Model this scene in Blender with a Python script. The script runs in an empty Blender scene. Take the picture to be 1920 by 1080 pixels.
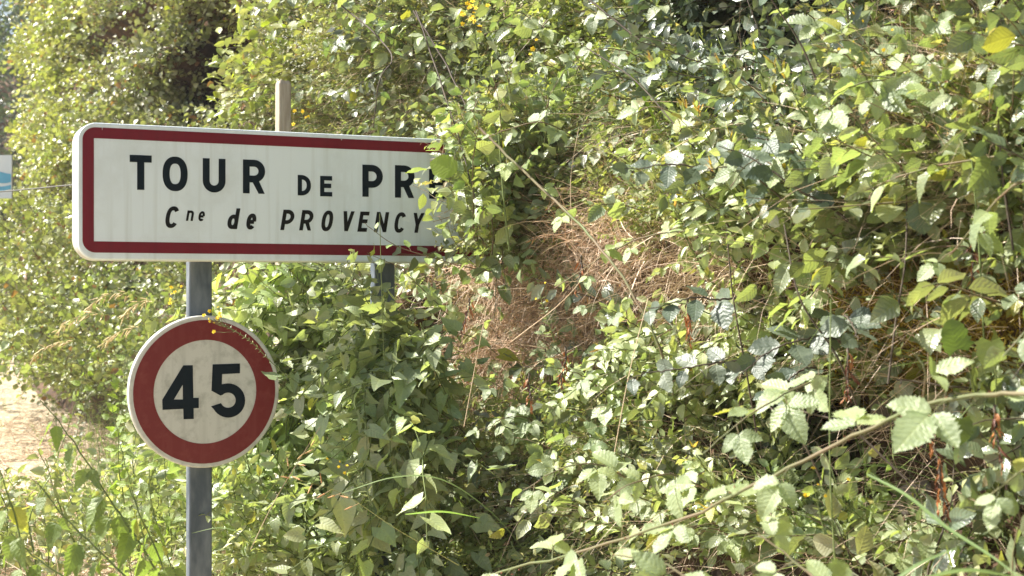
import bpy, math, random
import numpy as np
from mathutils import Vector, Matrix

R = math.radians
rng = np.random.default_rng(7)
random.seed(7)
sc = bpy.context.scene
C = sc.collection

# ------------------------------------------------------------------ camera, sky, sun, exposure
CAM_H = 1.05
F = 2770.0                                    # focal length in pixels of the 1920 px wide photograph
cam_d = bpy.data.cameras.new('camera')
cam = bpy.data.objects.new('camera', cam_d); C.objects.link(cam)
cam.location = (0, 0, CAM_H); cam.rotation_euler = (R(90), 0, 0)
cam_d.sensor_width = 36; cam_d.lens = F / 1920 * 36
cam_d.clip_start = 0.05; cam_d.clip_end = 500
cam_d.dof.use_dof = True; cam_d.dof.focus_distance = 4.3; cam_d.dof.aperture_fstop = 7.0
sc.camera = cam

SUN = Vector((-0.68, 0.10, 0.80)).normalized()   # towards the sun
elev = math.asin(SUN.z); azim = math.atan2(SUN.x, SUN.y)
w = bpy.data.worlds.new('World'); sc.world = w; w.use_nodes = True
nt = w.node_tree; nt.nodes.clear()
sky = nt.nodes.new('ShaderNodeTexSky'); sky.sky_type = 'NISHITA'; sky.sun_disc = False
sky.sun_elevation = elev; sky.sun_rotation = azim; sky.air_density = 1.0; sky.dust_density = 2.5; sky.ozone_density = 0.6
bg = nt.nodes.new('ShaderNodeBackground'); bg.inputs['Strength'].default_value = 0.086
out = nt.nodes.new('ShaderNodeOutputWorld')
nt.links.new(sky.outputs[0], bg.inputs[0]); nt.links.new(bg.outputs[0], out.inputs[0])
sl = bpy.data.lights.new('sun', 'SUN'); sl.energy = 5.0; sl.angle = R(0.6); sl.color = (1.0, 0.95, 0.865)
so = bpy.data.objects.new('sun', sl); C.objects.link(so)
so.rotation_euler = SUN.to_track_quat('Z', 'Y').to_euler()
sc.view_settings.view_transform = 'Standard'; sc.view_settings.look = 'None'
sc.view_settings.exposure = 1.50; sc.view_settings.gamma = 1.0; sc.view_settings.use_curve_mapping = False
sc.cycles.max_bounces = 8; sc.cycles.diffuse_bounces = 4; sc.cycles.transmission_bounces = 4
sc.cycles.use_denoising = True

# ------------------------------------------------------------------ small tools
def at(px, py, D):
    return np.array([(px - 960) / F * D, D, CAM_H - (py - 540) / F * D])

def unit(v):
    v = np.asarray(v, float); n = np.linalg.norm(v); return v / n if n > 1e-9 else np.array([0, 0, 1.0])

def frame(a, h):
    """3x3 matrix, columns x, y (leaf axis), z (leaf normal)."""
    a = unit(a); z = np.asarray(h, float) - a * np.dot(h, a)
    if np.linalg.norm(z) < 1e-4: z = np.array([0.1, -0.3, 1.0]); z = z - a * np.dot(z, a)
    z = unit(z); return np.stack([np.cross(a, z), a, z], 1)

_lat = np.random.default_rng(3).random((64, 64))
def noise2(x, y):
    x = np.asarray(x, float); y = np.asarray(y, float)
    xi = np.floor(x).astype(int); yi = np.floor(y).astype(int)
    fx = x - xi; fy = y - yi; fx = fx * fx * (3 - 2 * fx); fy = fy * fy * (3 - 2 * fy)
    g = lambda i, j: _lat[i % 64, j % 64]
    return (g(xi, yi) * (1 - fx) + g(xi + 1, yi) * fx) * (1 - fy) + (g(xi, yi + 1) * (1 - fx) + g(xi + 1, yi + 1) * fx) * fy - 0.5

def tag(o, label=None, cat=None, group=None, kind=None):
    if label: o['label'] = label
    if cat: o['category'] = cat
    if group: o['group'] = group
    if kind: o['kind'] = kind
    return o

def empty(name, loc, label, cat, group=None, rz=0.0):
    o = bpy.data.objects.new(name, None); C.objects.link(o)
    o.location = Vector([float(c) for c in loc]); o.rotation_euler = (0, 0, rz); o.empty_display_size = 0.05
    return tag(o, label, cat, group)

def link(name, mesh, parent=None):
    o = bpy.data.objects.new(name, mesh); C.objects.link(o)
    if parent is not None: o.parent = parent
    return o

class MB:
    """Collects quads; verts, uv, tint and material index per chunk; builds ONE mesh."""
    def __init__(s): s.V = []; s.Q = []; s.U = []; s.T = []; s.M = []; s.n = 0
    def add(s, V, Q, U=None, tint=None, mi=0):
        V = np.asarray(V, float).reshape(-1, 3); Q = np.asarray(Q, int).reshape(-1, 4)
        s.V.append(V); s.Q.append(Q + s.n); s.n += len(V)
        s.U.append(np.zeros((len(V), 2)) if U is None else np.asarray(U, float))
        t = np.ones((len(V), 3)) if tint is None else np.broadcast_to(np.asarray(tint, float), (len(V), 3))
        s.T.append(t); s.M.append(np.full(len(Q), mi) if np.isscalar(mi) else np.asarray(mi))
    def mesh(s, name, mats, smooth=True):
        me = bpy.data.meshes.new(name)
        if not s.V:
            return me
        V = np.concatenate(s.V); Q = np.concatenate(s.Q); U = np.concatenate(s.U); T = np.concatenate(s.T); M = np.concatenate(s.M)
        nq = len(Q)
        me.vertices.add(len(V)); me.vertices.foreach_set('co', V.astype(np.float32).ravel())
        me.loops.add(nq * 4); me.loops.foreach_set('vertex_index', Q.astype(np.int32).ravel())
        me.polygons.add(nq); me.polygons.foreach_set('loop_start', np.arange(0, nq * 4, 4, dtype=np.int32))
        me.polygons.foreach_set('loop_total', np.full(nq, 4, dtype=np.int32))
        me.polygons.foreach_set('material_index', M.astype(np.int32))
        me.polygons.foreach_set('use_smooth', np.full(nq, smooth, dtype=bool))
        uv = me.uv_layers.new(name='UVMap'); uv.data.foreach_set('uv', U[Q.ravel()].astype(np.float32).ravel())
        ca = me.color_attributes.new('tint', 'FLOAT_COLOR', 'POINT')
        ca.data.foreach_set('color', np.concatenate([T, np.ones((len(T), 1))], 1).astype(np.float32).ravel())
        for m in mats: me.materials.append(m)
        me.update(calc_edges=True)
        return me
    def build(s, name, mats, parent=None, smooth=True):
        mats = mats if isinstance(mats, (list, tuple)) else [mats]
        return link(name, s.mesh(name, mats, smooth), parent)

def smooth_path(P, k=5):
    P = np.asarray(P, float)
    if len(P) < 3: return P
    Q = np.vstack([2 * P[0] - P[1], P, 2 * P[-1] - P[-2]]); o = []
    for i in range(1, len(Q) - 2):
        p0, p1, p2, p3 = Q[i - 1:i + 3]
        for t in np.linspace(0, 1, k, endpoint=False):
            o.append(.5 * ((2 * p1) + (-p0 + p2) * t + (2 * p0 - 5 * p1 + 4 * p2 - p3) * t * t + (-p0 + 3 * p1 - 3 * p2 + p3) * t ** 3))
    o.append(P[-1]); return np.array(o)

def tube(P, r0, r1=None, k=5):
    P = np.asarray(P, float); n = len(P); r1 = r0 if r1 is None else r1
    T = np.gradient(P, axis=0); T /= np.linalg.norm(T, axis=1)[:, None] + 1e-12
    ref = np.array([0.31, 0.2, 0.93]) if abs(T[0][2]) < .9 else np.array([0.9, .3, .1])
    A = np.cross(T, ref); A /= np.linalg.norm(A, axis=1)[:, None] + 1e-12
    B = np.cross(T, A); rr = np.linspace(r0, r1, n)[:, None, None]
    an = np.arange(k) / k * 2 * math.pi
    V = P[:, None] + rr * (A[:, None] * np.cos(an)[None, :, None] + B[:, None] * np.sin(an)[None, :, None])
    i = np.arange(n - 1)[:, None] * k; j = np.arange(k)[None]; jn = (j + 1) % k
    Q = np.stack([i + j, i + jn, i + k + jn, i + k + j], -1).reshape(-1, 4)
    U = np.stack([np.tile(np.arange(k) / k, n), np.repeat(np.linspace(0, 1, n), k)], 1)
    return V.reshape(-1, 3), Q, U

def box(x0, x1, y0, y1, z0, z1):
    V = [(x0, y0, z0), (x1, y0, z0), (x1, y1, z0), (x0, y1, z0), (x0, y0, z1), (x1, y0, z1), (x1, y1, z1), (x0, y1, z1)]
    return V, [(0, 3, 2, 1), (4, 5, 6, 7), (0, 1, 5, 4), (1, 2, 6, 5), (2, 3, 7, 6), (3, 0, 4, 7)]

# ------------------------------------------------------------------ materials
def new_mat(name):
    m = bpy.data.materials.new(name); m.use_nodes = True; n = m.node_tree; n.nodes.clear()
    return m, n, n.nodes.new, n.links.new

def leaf_mat(name, ca, cb, odd=None, odd_share=.06, mass=True, trans=.38, tcol=None, rough=.42, vein=.3, spec=.5, veinlight=.13):
    m, n, N, L = new_mat(name)
    uvn = N('ShaderNodeUVMap'); sep = N('ShaderNodeSeparateXYZ'); L(uvn.outputs[0], sep.inputs[0])
    if mass:
        g = N('ShaderNodeNewGeometry'); rnd = g.outputs['Random Per Island']
        at_ = N('ShaderNodeAttribute'); at_.attribute_name = 'tint'; tint = at_.outputs['Color']
    else:
        oi = N('ShaderNodeObjectInfo'); rnd = oi.outputs['Random']; tint = oi.outputs['Color']
    def M(op, a, b=None, c=None):
        x = N('ShaderNodeMath'); x.operation = op
        for i, v in enumerate((a, b, c)):
            if v is None: continue
            if isinstance(v, (int, float)): x.inputs[i].default_value = v
            else: L(v, x.inputs[i])
        return x.outputs[0]
    def MIX(f, a, b, mode='MIX'):
        x = N('ShaderNodeMix'); x.data_type = 'RGBA'; x.blend_type = mode
        for s_, v in ((x.inputs['Factor'], f), (x.inputs['A'], a), (x.inputs['B'], b)):
            if isinstance(v, (int, float)): s_.default_value = v
            elif isinstance(v, tuple): s_.default_value = (*v, 1)
            else: L(v, s_)
        return x.outputs['Result']
    col = MIX(rnd, ca, cb)
    r2 = M('FRACT', M('MULTIPLY', rnd, 17.31))
    col = MIX(1.0, col, tint, 'MULTIPLY')
    # blade mottling
    tc = N('ShaderNodeTexCoord'); nz = N('ShaderNodeTexNoise'); nz.inputs['Scale'].default_value = 60; nz.inputs['Detail'].default_value = 2
    L(tc.outputs['Object'], nz.inputs['Vector'])
    col = MIX(M('MULTIPLY', nz.outputs['Fac'], .55), col, MIX(1.0, col, (1.45, 1.35, .8), 'MULTIPLY'))
    vo = N('ShaderNodeTexNoise'); vo.inputs['Scale'].default_value = 210; vo.inputs['Detail'].default_value = 1; L(tc.outputs['Object'], vo.inputs['Vector'])
    col = MIX(M('MULTIPLY', M('GREATER_THAN', vo.outputs['Fac'], .70), .55), col, (.20, .13, .06))
    if odd:
        gt = M('GREATER_THAN', r2, 1 - odd_share); col = MIX(gt, col, odd)
    # veins: midrib and side veins from the leaf's own uv
    ax = M('ABSOLUTE', M('SUBTRACT', sep.outputs[0], .5))
    mid = M('SUBTRACT', 1.0, M('MINIMUM', M('MULTIPLY', ax, 16.0), 1.0))
    wn = N('ShaderNodeTexNoise'); wn.inputs['Scale'].default_value = 5.0; wn.inputs['Detail'].default_value = 3; L(uvn.outputs[0], wn.inputs['Vector'])
    wav = M('MULTIPLY', M('SUBTRACT', wn.outputs['Fac'], .5), .16)
    sv = M('SINE', M('MULTIPLY', M('ADD', M('SUBTRACT', sep.outputs[1], M('MULTIPLY', ax, .65)), wav), 46.0))
    svl = M('POWER', M('MAXIMUM', sv, 0.0), 8.0)
    vv = M('MAXIMUM', mid, M('MULTIPLY', svl, .6))
    col = MIX(M('MULTIPLY', vv, veinlight), col, MIX(1.0, col, (2.0, 1.8, 1.5), 'MULTIPLY'))
    bump = N('ShaderNodeBump'); bump.inputs['Strength'].default_value = vein; bump.inputs['Distance'].default_value = .0015
    hgt = M('ADD', M('MULTIPLY', M('ADD', sv, 0.0), .5), M('MULTIPLY', mid, -1.2))
    L(M('ADD', hgt, nz.outputs['Fac']), bump.inputs['Height'])
    p = N('ShaderNodeBsdfPrincipled'); L(col, p.inputs['Base Color']); p.inputs['Roughness'].default_value = rough
    p.inputs['Specular IOR Level'].default_value = spec
    L(bump.outputs[0], p.inputs['Normal'])
    t = N('ShaderNodeBsdfTranslucent'); L(MIX(1.0, col, tcol or (2.2, 2.3, .7), 'MULTIPLY'), t.inputs['Color']); L(bump.outputs[0], t.inputs['Normal'])
    ms = N('ShaderNodeMixShader'); ms.inputs[0].default_value = trans
    L(p.outputs[0], ms.inputs[1]); L(t.outputs[0], ms.inputs[2])
    o = N('ShaderNodeOutputMaterial'); L(ms.outputs[0], o.inputs[0])
    return m

def plain_mat(name, ca, cb=None, scale=20, rough=.7, bump=.3, dist=.003, spec=.4, metallic=0, detail=6, stretch=None, trans=0, coord='Object'):
    m, n, N, L = new_mat(name)
    tc = N('ShaderNodeTexCoord'); mp = N('ShaderNodeMapping'); L(tc.outputs[coord], mp.inputs[0])
    if stretch: mp.inputs['Scale'].default_value = stretch
    nz = N('ShaderNodeTexNoise'); nz.inputs['Scale'].default_value = scale; nz.inputs['Detail'].default_value = detail
    L(mp.outputs[0], nz.inputs['Vector'])
    mx = N('ShaderNodeMix'); mx.data_type = 'RGBA'; mx.inputs['A'].default_value = (*ca, 1); mx.inputs['B'].default_value = (*(cb or ca), 1)
    mr = N('ShaderNodeMapRange'); mr.inputs[1].default_value = .35; mr.inputs[2].default_value = .65
    L(nz.outputs['Fac'], mr.inputs[0]); L(mr.outputs[0], mx.inputs['Factor'])
    p = N('ShaderNodeBsdfPrincipled'); L(mx.outputs['Result'], p.inputs['Base Color'])
    p.inputs['Roughness'].default_value = rough; p.inputs['Specular IOR Level'].default_value = spec; p.inputs['Metallic'].default_value = metallic
    b = N('ShaderNodeBump'); b.inputs['Strength'].default_value = bump; b.inputs['Distance'].default_value = dist
    L(nz.outputs['Fac'], b.inputs['Height']); L(b.outputs[0], p.inputs['Normal'])
    o = N('ShaderNodeOutputMaterial')
    if trans:
        t = N('ShaderNodeBsdfTranslucent'); L(mx.outputs['Result'], t.inputs[0])
        ms = N('ShaderNodeMixShader'); ms.inputs[0].default_value = trans; L(p.outputs[0], ms.inputs[1]); L(t.outputs[0], ms.inputs[2]); L(ms.outputs[0], o.inputs[0])
    else: L(p.outputs[0], o.inputs[0])
    return m

def strand_mat(name, ca, cb, trans=.2):
    m, n, N, L = new_mat(name)
    g = N('ShaderNodeNewGeometry'); mx = N('ShaderNodeMix'); mx.data_type = 'RGBA'
    mx.inputs['A'].default_value = (*ca, 1); mx.inputs['B'].default_value = (*cb, 1); L(g.outputs['Random Per Island'], mx.inputs['Factor'])
    a = N('ShaderNodeAttribute'); a.attribute_name = 'tint'
    m2 = N('ShaderNodeMix'); m2.data_type = 'RGBA'; m2.blend_type = 'MULTIPLY'; m2.inputs['Factor'].default_value = 1
    L(mx.outputs['Result'], m2.inputs['A']); L(a.outputs['Color'], m2.inputs['B'])
    p = N('ShaderNodeBsdfPrincipled'); p.inputs['Roughness'].default_value = .55; L(m2.outputs['Result'], p.inputs['Base Color'])
    t = N('ShaderNodeBsdfTranslucent'); L(m2.outputs['Result'], t.inputs[0])
    ms = N('ShaderNodeMixShader'); ms.inputs[0].default_value = trans; L(p.outputs[0], ms.inputs[1]); L(t.outputs[0], ms.inputs[2])
    o = N('ShaderNodeOutputMaterial'); L(ms.outputs[0], o.inputs[0]); return m

G1, G2 = (.075, .135, .03), (.14, .215, .05)          # mid greens
Y1, Y2 = (.13, .21, .03), (.24, .31, .05)             # yellow greens
S1, S2 = (.09, .14, .075), (.16, .21, .11)            # sage, matt
MT = {}
TC = (1.8, 1.92, .75)
MT['hedge'] = leaf_mat('hedge leaf', (0.148, 0.176, 0.092), (0.272, 0.289, 0.172), (.24, .13, .06), .03, trans=.27, tcol=(1.65, 1.8, .8), rough=.33, spec=.9)
MT['brier'] = leaf_mat('bramble leaf', (0.137, 0.166, 0.112), (0.239, 0.277, 0.185), (.26, .25, .06), .02, trans=.32, vein=.4, tcol=TC, rough=.36, spec=.8)
MT['dark'] = leaf_mat('dark shrub leaf', (0.063, 0.084, 0.054), (0.120, 0.145, 0.095), (.2, .22, .07), .015, trans=.20, rough=.30, spec=1.0, tcol=TC)
MT['fine'] = leaf_mat('herb leaf', (0.159, 0.186, 0.098), (0.318, 0.320, 0.198), (.33, .27, .16), .10, trans=.34, tcol=TC)
MT['light'] = leaf_mat('pale shoot leaf', (0.204, 0.257, 0.145), (0.318, 0.363, 0.237), (.36, .34, .12), .025, trans=.32, tcol=TC, rough=.33, spec=.9)
MT['bind'] = leaf_mat('bindweed leaf', (0.204, 0.245, 0.158), (0.284, 0.330, 0.224), (.36, .38, .10), .03, trans=.34, vein=.3, tcol=TC)
MT['dead'] = leaf_mat('dead leaf', (.30, .20, .11), (.42, .32, .19), (.20, .07, .03), .25, trans=.25, tcol=(1.2, 1.0, .8), veinlight=0)
OT = {}
OT['brier'] = leaf_mat('bramble leaflet', (0.170, 0.213, 0.151), (0.272, 0.320, 0.224), (.30, .30, .07), .02, mass=False, trans=.34, vein=.32, veinlight=.16, rough=.42, tcol=TC, spec=.6)
OT['dark'] = leaf_mat('elm leaf', (0.067, 0.089, 0.066), (0.125, 0.145, 0.105), None, 0, mass=False, trans=.16, vein=.3, rough=.42, tcol=TC, spec=.6)
OT['light'] = leaf_mat('shoot leaf', (0.204, 0.257, 0.145), (0.307, 0.352, 0.224), (.36, .36, .09), .025, mass=False, trans=.32, tcol=TC, rough=.33, spec=.9)
OT['bind'] = leaf_mat('bindweed heart leaf', (0.216, 0.262, 0.165), (0.296, 0.342, 0.231), (.36, .38, .08), .06, mass=False, trans=.34, vein=.35, tcol=TC)
OT['nettle'] = leaf_mat('nettle leaf', (0.106, 0.154, 0.054), (0.164, 0.225, 0.085), (.3, .3, .08), .04, mass=False, trans=.42, vein=.4, tcol=TC)
OT['hazel'] = leaf_mat('sunny hedge leaf', (0.164, 0.197, 0.080), (0.231, 0.258, 0.114), (.3, .3, .06), .05, mass=False, trans=.46, tcol=(1.9, 2.0, .5))
OT['round'] = leaf_mat('round soft leaf', (0.144, 0.187, 0.070), (0.212, 0.253, 0.099), None, 0, mass=False, trans=.36, tcol=TC, vein=.2, veinlight=.03)
OT['tip'] = leaf_mat('young tip leaf', (.30, .30, .05), (.50, .40, .14), (.45, .26, .10), .12, mass=False, trans=.45, tcol=(1.6, 1.4, .6))
OT['dead'] = leaf_mat('brown leaf', (.20, .085, .035), (.30, .15, .07), (.12, .04, .02), .3, mass=False, trans=.2, tcol=(1.3, 1, .7), veinlight=0)
MT['stem_g'] = plain_mat('green stem', (.16, .20, .06), (.11, .15, .05), 30)
MT['stem_r'] = plain_mat('reddish stem', (.16, .10, .06), (.12, .14, .06), 25)
MT['stem_d'] = plain_mat('dark twig', (.055, .04, .03), (.10, .08, .055), 30)
MT['stem_c'] = plain_mat('cane bark', (.12, .145, .055), (.19, .13, .085), 9, bump=.5)
MT['thorn'] = plain_mat('thorn', (.22, .06, .04), (.3, .12, .06), 30)
MT['straw'] = strand_mat('straw', (.44, .31, .20), (.76, .60, .45))
MT['blade'] = strand_mat('grass blade', (.12, .20, .04), (.28, .34, .10), .35)
MT['moss'] = strand_mat('moss', (.20, .155, .015), (.42, .30, .03), .3)
MT['straw_plain'] = plain_mat('straw stem', (.45, .33, .2), (.55, .44, .3), 20)
MT['soil'] = plain_mat('bank soil', (.030, .018, .011), (.105, .058, .030), 9, bump=.8, dist=.03, rough=.95)
MT['rock'] = plain_mat('rock', (.12, .095, .075), (.26, .22, .18), 14, bump=.8, dist=.01, rough=.9)
MT['petal'] = plain_mat('yellow petal', (.80, .55, .02), (.9, .7, .05), 40, trans=.3)
MT['white_petal'] = plain_mat('white petal', (.75, .76, .66), None, 40, trans=.3)
MT['wood'] = plain_mat('weathered stake', (.30, .25, .19), (.40, .35, .28), 14, stretch=(8, 8, .8), bump=.5, dist=.002, rough=.85)
MT['steel'] = plain_mat('galvanised steel', (.055, .074, .098), (.15, .175, .205), 10, rough=.5, metallic=.1, bump=.1, spec=.5, stretch=(3, 3, 1))
MT['wire'] = plain_mat('wire', (.12, .12, .11), None, 20, metallic=.6)
MT['ground'] = plain_mat('dry mown ground', (.20, .16, .10), (.50, .42, .29), 22, bump=.6, dist=.02, rough=.95, detail=10)

# ------------------------------------------------------------------ leaf shapes
PROF = {
 'ovate': ([0, .10, .30, .52, .76, .92, 1], [.06, .55, 1, .92, .55, .2, .02], .56),
 'round': ([0, .08, .3, .5, .75, .92, 1], [.12, .62, .97, 1, .8, .42, .06], .84),
 'lance': ([0, .2, .4, .7, 1], [.1, .8, 1, .6, .02], .26),
 'bramble': ([0, .07, .25, .45, .7, .88, 1], [.1, .52, .92, 1, .76, .36, .03], .70),
 'nettle': ([0, .07, .2, .45, .7, .88, 1], [.35, .88, 1, .82, .5, .2, .02], .60),
 'heart': ([0, .08, .2, .4, .6, .8, 1], [.62, .96, 1, .82, .56, .27, .02], .76),
 'lobed': ([0, .1, .3, .55, .8, .93, 1], [.7, .95, 1, .98, .72, .40, .1], 1.0),
}
def leaf(kind, nseg, r, L=1.0, serr=0.0, fold=.35, curl=.4, wave=.03):
    xs, ws, ratio = PROF[kind]
    t = np.linspace(0, 1, nseg + 1)
    ratio = ratio * r.uniform(.78, 1.12)
    hw0 = np.interp(t, xs, ws) * ratio * .5
    fold = fold * r.uniform(.4, 1.3); curl = curl * r.uniform(-.3, 1.4); ph = r.uniform(0, 6.28, 2); side = r.uniform(-.12, .12)
    ang = curl * t; dy = np.cos(ang) / nseg; dz = -np.sin(ang) / nseg
    y = np.concatenate([[0], np.cumsum(dy[:-1])]); z = np.concatenate([[0], np.cumsum(dz[:-1])])
    lobe = .20 if kind == 'heart' else (.16 if kind == 'lobed' else 0)
    V = []; U = []
    for k, s in enumerate((-1, 0, 1)):
        hw = hw0 * (1 + r.normal(0, .07, nseg + 1)) * (1 + side * s)
        e = hw * abs(s)
        if serr and s:
            alt = np.where(np.arange(nseg + 1) % 2 == 0, 1 + serr, 1 - serr); alt[0] = alt[-1] = 1; e = e * alt
        wv = (wave * np.sin(t * 9 + ph[0 if s < 0 else 1]) + r.normal(0, wave * .5, nseg + 1)) * (abs(s) > 0)
        X = s * e * math.cos(fold) + side * t * t * .8
        Y = y - (lobe * (1 - t) ** 4 if s else 0) + (serr * .03 if s else 0)
        Z = z + e * math.sin(fold) + wv
        V.append(np.stack([X, Y, Z], 1)); U.append(np.stack([np.full(nseg + 1, .5 + s * .5) * 1.0 if s == 0 else .5 + s * np.clip(hw / (PROF[kind][2] * .5), 0, 1) * .5, t], 1))
    V = np.concatenate(V) * L; U = np.concatenate(U); m = nseg + 1
    i = np.arange(nseg)
    Q = np.concatenate([np.stack([c * m + i, (c + 1) * m + i, (c + 1) * m + i + 1, c * m + i + 1], 1) for c in (0, 1)])
    return V, Q, U

LR = np.random.default_rng(11)
LEAFMESH = {}
def hero_meshes(key, kind, mat, serr=0, n=6, nseg=12, **k):
    L_ = []
    for i in range(n):
        mb = MB(); mb.add(*leaf(kind, nseg, LR, 1.0, serr, **k)); L_.append(mb.mesh('leaf', [mat]))
    LEAFMESH[key] = L_
hero_meshes('brier', 'bramble', OT['brier'], .10, nseg=20, fold=.25, curl=.5, wave=.025)
hero_meshes('dark', 'bramble', OT['dark'], .05, nseg=16, fold=.2, curl=.4)
hero_meshes('light', 'ovate', OT['light'], .02, nseg=10, fold=.35, curl=.6, wave=.02)
hero_meshes('lightround', 'round', OT['light'], .02, nseg=10, fold=.3, curl=.5)
hero_meshes('bind', 'heart', OT['bind'], 0, nseg=10, fold=.3, curl=.4, wave=.03)
hero_meshes('nettle', 'nettle', OT['nettle'], .09, nseg=18, fold=.3, curl=.7)
hero_meshes('soft', 'round', OT['round'], .03, nseg=12, fold=.25, curl=.4)
hero_meshes('hazel', 'round', OT['hazel'], .03, nseg=10, fold=.3, curl=.4)
hero_meshes('tip', 'lance', OT['tip'], 0, nseg=6, fold=.5, curl=.5)
hero_meshes('dead', 'lance', OT['dead'], .1, nseg=8, fold=.9, curl=1.2, wave=.06)
hero_meshes('lobed', 'lobed', OT['round'], .05, nseg=14, fold=.12, curl=.3, wave=.02)

# ------------------------------------------------------------------ the bank's surface: depth as a function of x and z
BX = np.array([-60, -14, -9.5, -7.2, -5.45, -5.12, -4.3, -2.5, -1.35, -.65, -.19, 0, .31, .65, .97, 1.5, 2.2, 3.2, 8])
BY = np.array([60, 36, 30, 26, 22, 15.6, 13.6, 10, 7.5, 6.05, 5.35, 5.05, 4.45, 3.75, 3.0, 1.9, .3, -2.4, -14])
def bank_base(X, Z):
    zr = np.asarray(Z) - CAM_H
    b = np.interp(X, BX, BY)
    lean = np.where(zr > 0, .30 * zr, .22 * zr) - .35 * np.clip(-.55 - zr, 0, 2)
    shelf = np.clip((np.asarray(X) + .35) / .3, 0, 1)
    return b + lean * np.clip(1.2 - .04 * b, .3, 1.2) + shelf * (-.14 * np.exp(-((zr - .02) / .10) ** 2) + .14 * np.exp(-((zr + .24) / .12) ** 2))
DENTS = []
def bank(X, Z):
    b = bank_base(X, Z)
    n = .72 * noise2(X * 2.1 + 7 + b * .7, Z * 2.3 + 3) + .44 * noise2(X * 5.3 + b * 2, Z * 5.1 + 11) + .06 * noise2(X * 13 + b * 5, Z * 14)
    sc_ = np.clip(.55 + .07 * b, .6, 1.6)
    b = b + n * sc_
    for (x, z, rr, dd) in DENTS: b = b + dd * np.exp(-(((X - x) ** 2 + (Z - z) ** 2) / rr ** 2))
    return b
def march(px, py, f=None):
    """Where rays through photo pixels meet the bank or the ground: points, is_ground."""
    f = f or bank
    u = (np.asarray(px, float) - 960) / F; v = (np.asarray(py, float) - 540) / F
    D = np.full(u.shape, 1.0); hit = np.zeros(u.shape, bool); g = np.zeros(u.shape, bool); t = 1.0
    while t < 60:
        Z = CAM_H - v * t; ins = (t > f(u * t, Z)) & ~hit; gr = (Z < 0) & ~hit & ~ins
        D[ins | gr] = t; hit |= ins | gr; g |= gr
        if hit.all(): break
        t *= 1.008
    D[~hit] = 60
    return np.stack([u * D, D, CAM_H - v * D], -1), g
for (px, py, rpx, dd) in ((412, 115, 100, 2.4), (300, 60, 50, .8), (230, 150, 40, .6), (1420, 60, 60, .35), (1240, 330, 45, .2), (560, 330, 40, .3), (850, 640, 55, .35), (1700, 870, 150, .85), (1620, 50, 120, .75), (1040, 300, 40, .1), (1480, 800, 70, .35), (1240, 900, 50, .2), (760, 800, 45, .25), (1750, 500, 60, .25), (1000, 690, 60, .12), (240, 560, 50, .5), (620, 70, 30, .4)):
    p, _ = march([px], [py], bank_base); p = p[0]; DENTS.append((p[0], p[2], rpx / F * p[1], dd))
def normal_at(P):
    e = .06; X, Z = P[..., 0], P[..., 2]
    dx = (bank_base(X + e, Z) - bank_base(X - e, Z)) / (2 * e); dz = (bank_base(X, Z + e) - bank_base(X, Z - e)) / (2 * e)
    n = np.stack([dx, -np.ones_like(dx), dz], -1)
    return n / np.linalg.norm(n, axis=-1, keepdims=True)

# ------------------------------------------------------------------ setting: ground and bank
def grid_obj(name, xs, zs, fn, mat, flip=False):
    X, Z = np.meshgrid(xs, zs); V = fn(X, Z).reshape(-1, 3); a, b = len(zs), len(xs)
    i = np.arange(a - 1)[:, None] * b; j = np.arange(b - 1)[None]
    Q = np.stack([i + j, i + j + 1, i + b + j + 1, i + b + j], -1).reshape(-1, 4)
    mb = MB(); mb.add(V, Q); return mb.build(name, mat)
gx = np.concatenate([np.linspace(-70, -12, 12), np.linspace(-11.5, 4, 90), np.linspace(6, 70, 12)])
gy = np.concatenate([np.linspace(-18, -2, 10), np.linspace(-1, 26, 130), np.linspace(30, 105, 10)])
g = grid_obj('ground', gx, gy, lambda X, Y: np.stack([X, Y, .05 * noise2(X * 1.5, Y * 1.5) + .02 * noise2(X * 6, Y * 6)], -1), MT['ground'])
tag(g, 'dry straw coloured mown ground at the foot of the hedge', 'ground', kind='structure')
bx = np.concatenate([np.linspace(-14, -5.7, 14), np.linspace(-5.6, 3.4, 300)]); bz = np.linspace(-.3, 6.0, 150)
b_ = grid_obj('bank', bx, bz, lambda X, Z: np.stack([X, bank(X, Z) + .05, Z], -1), MT['soil'])
tag(b_, 'dark earth bank under the roadside hedge and brambles', 'bank', kind='structure')

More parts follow.
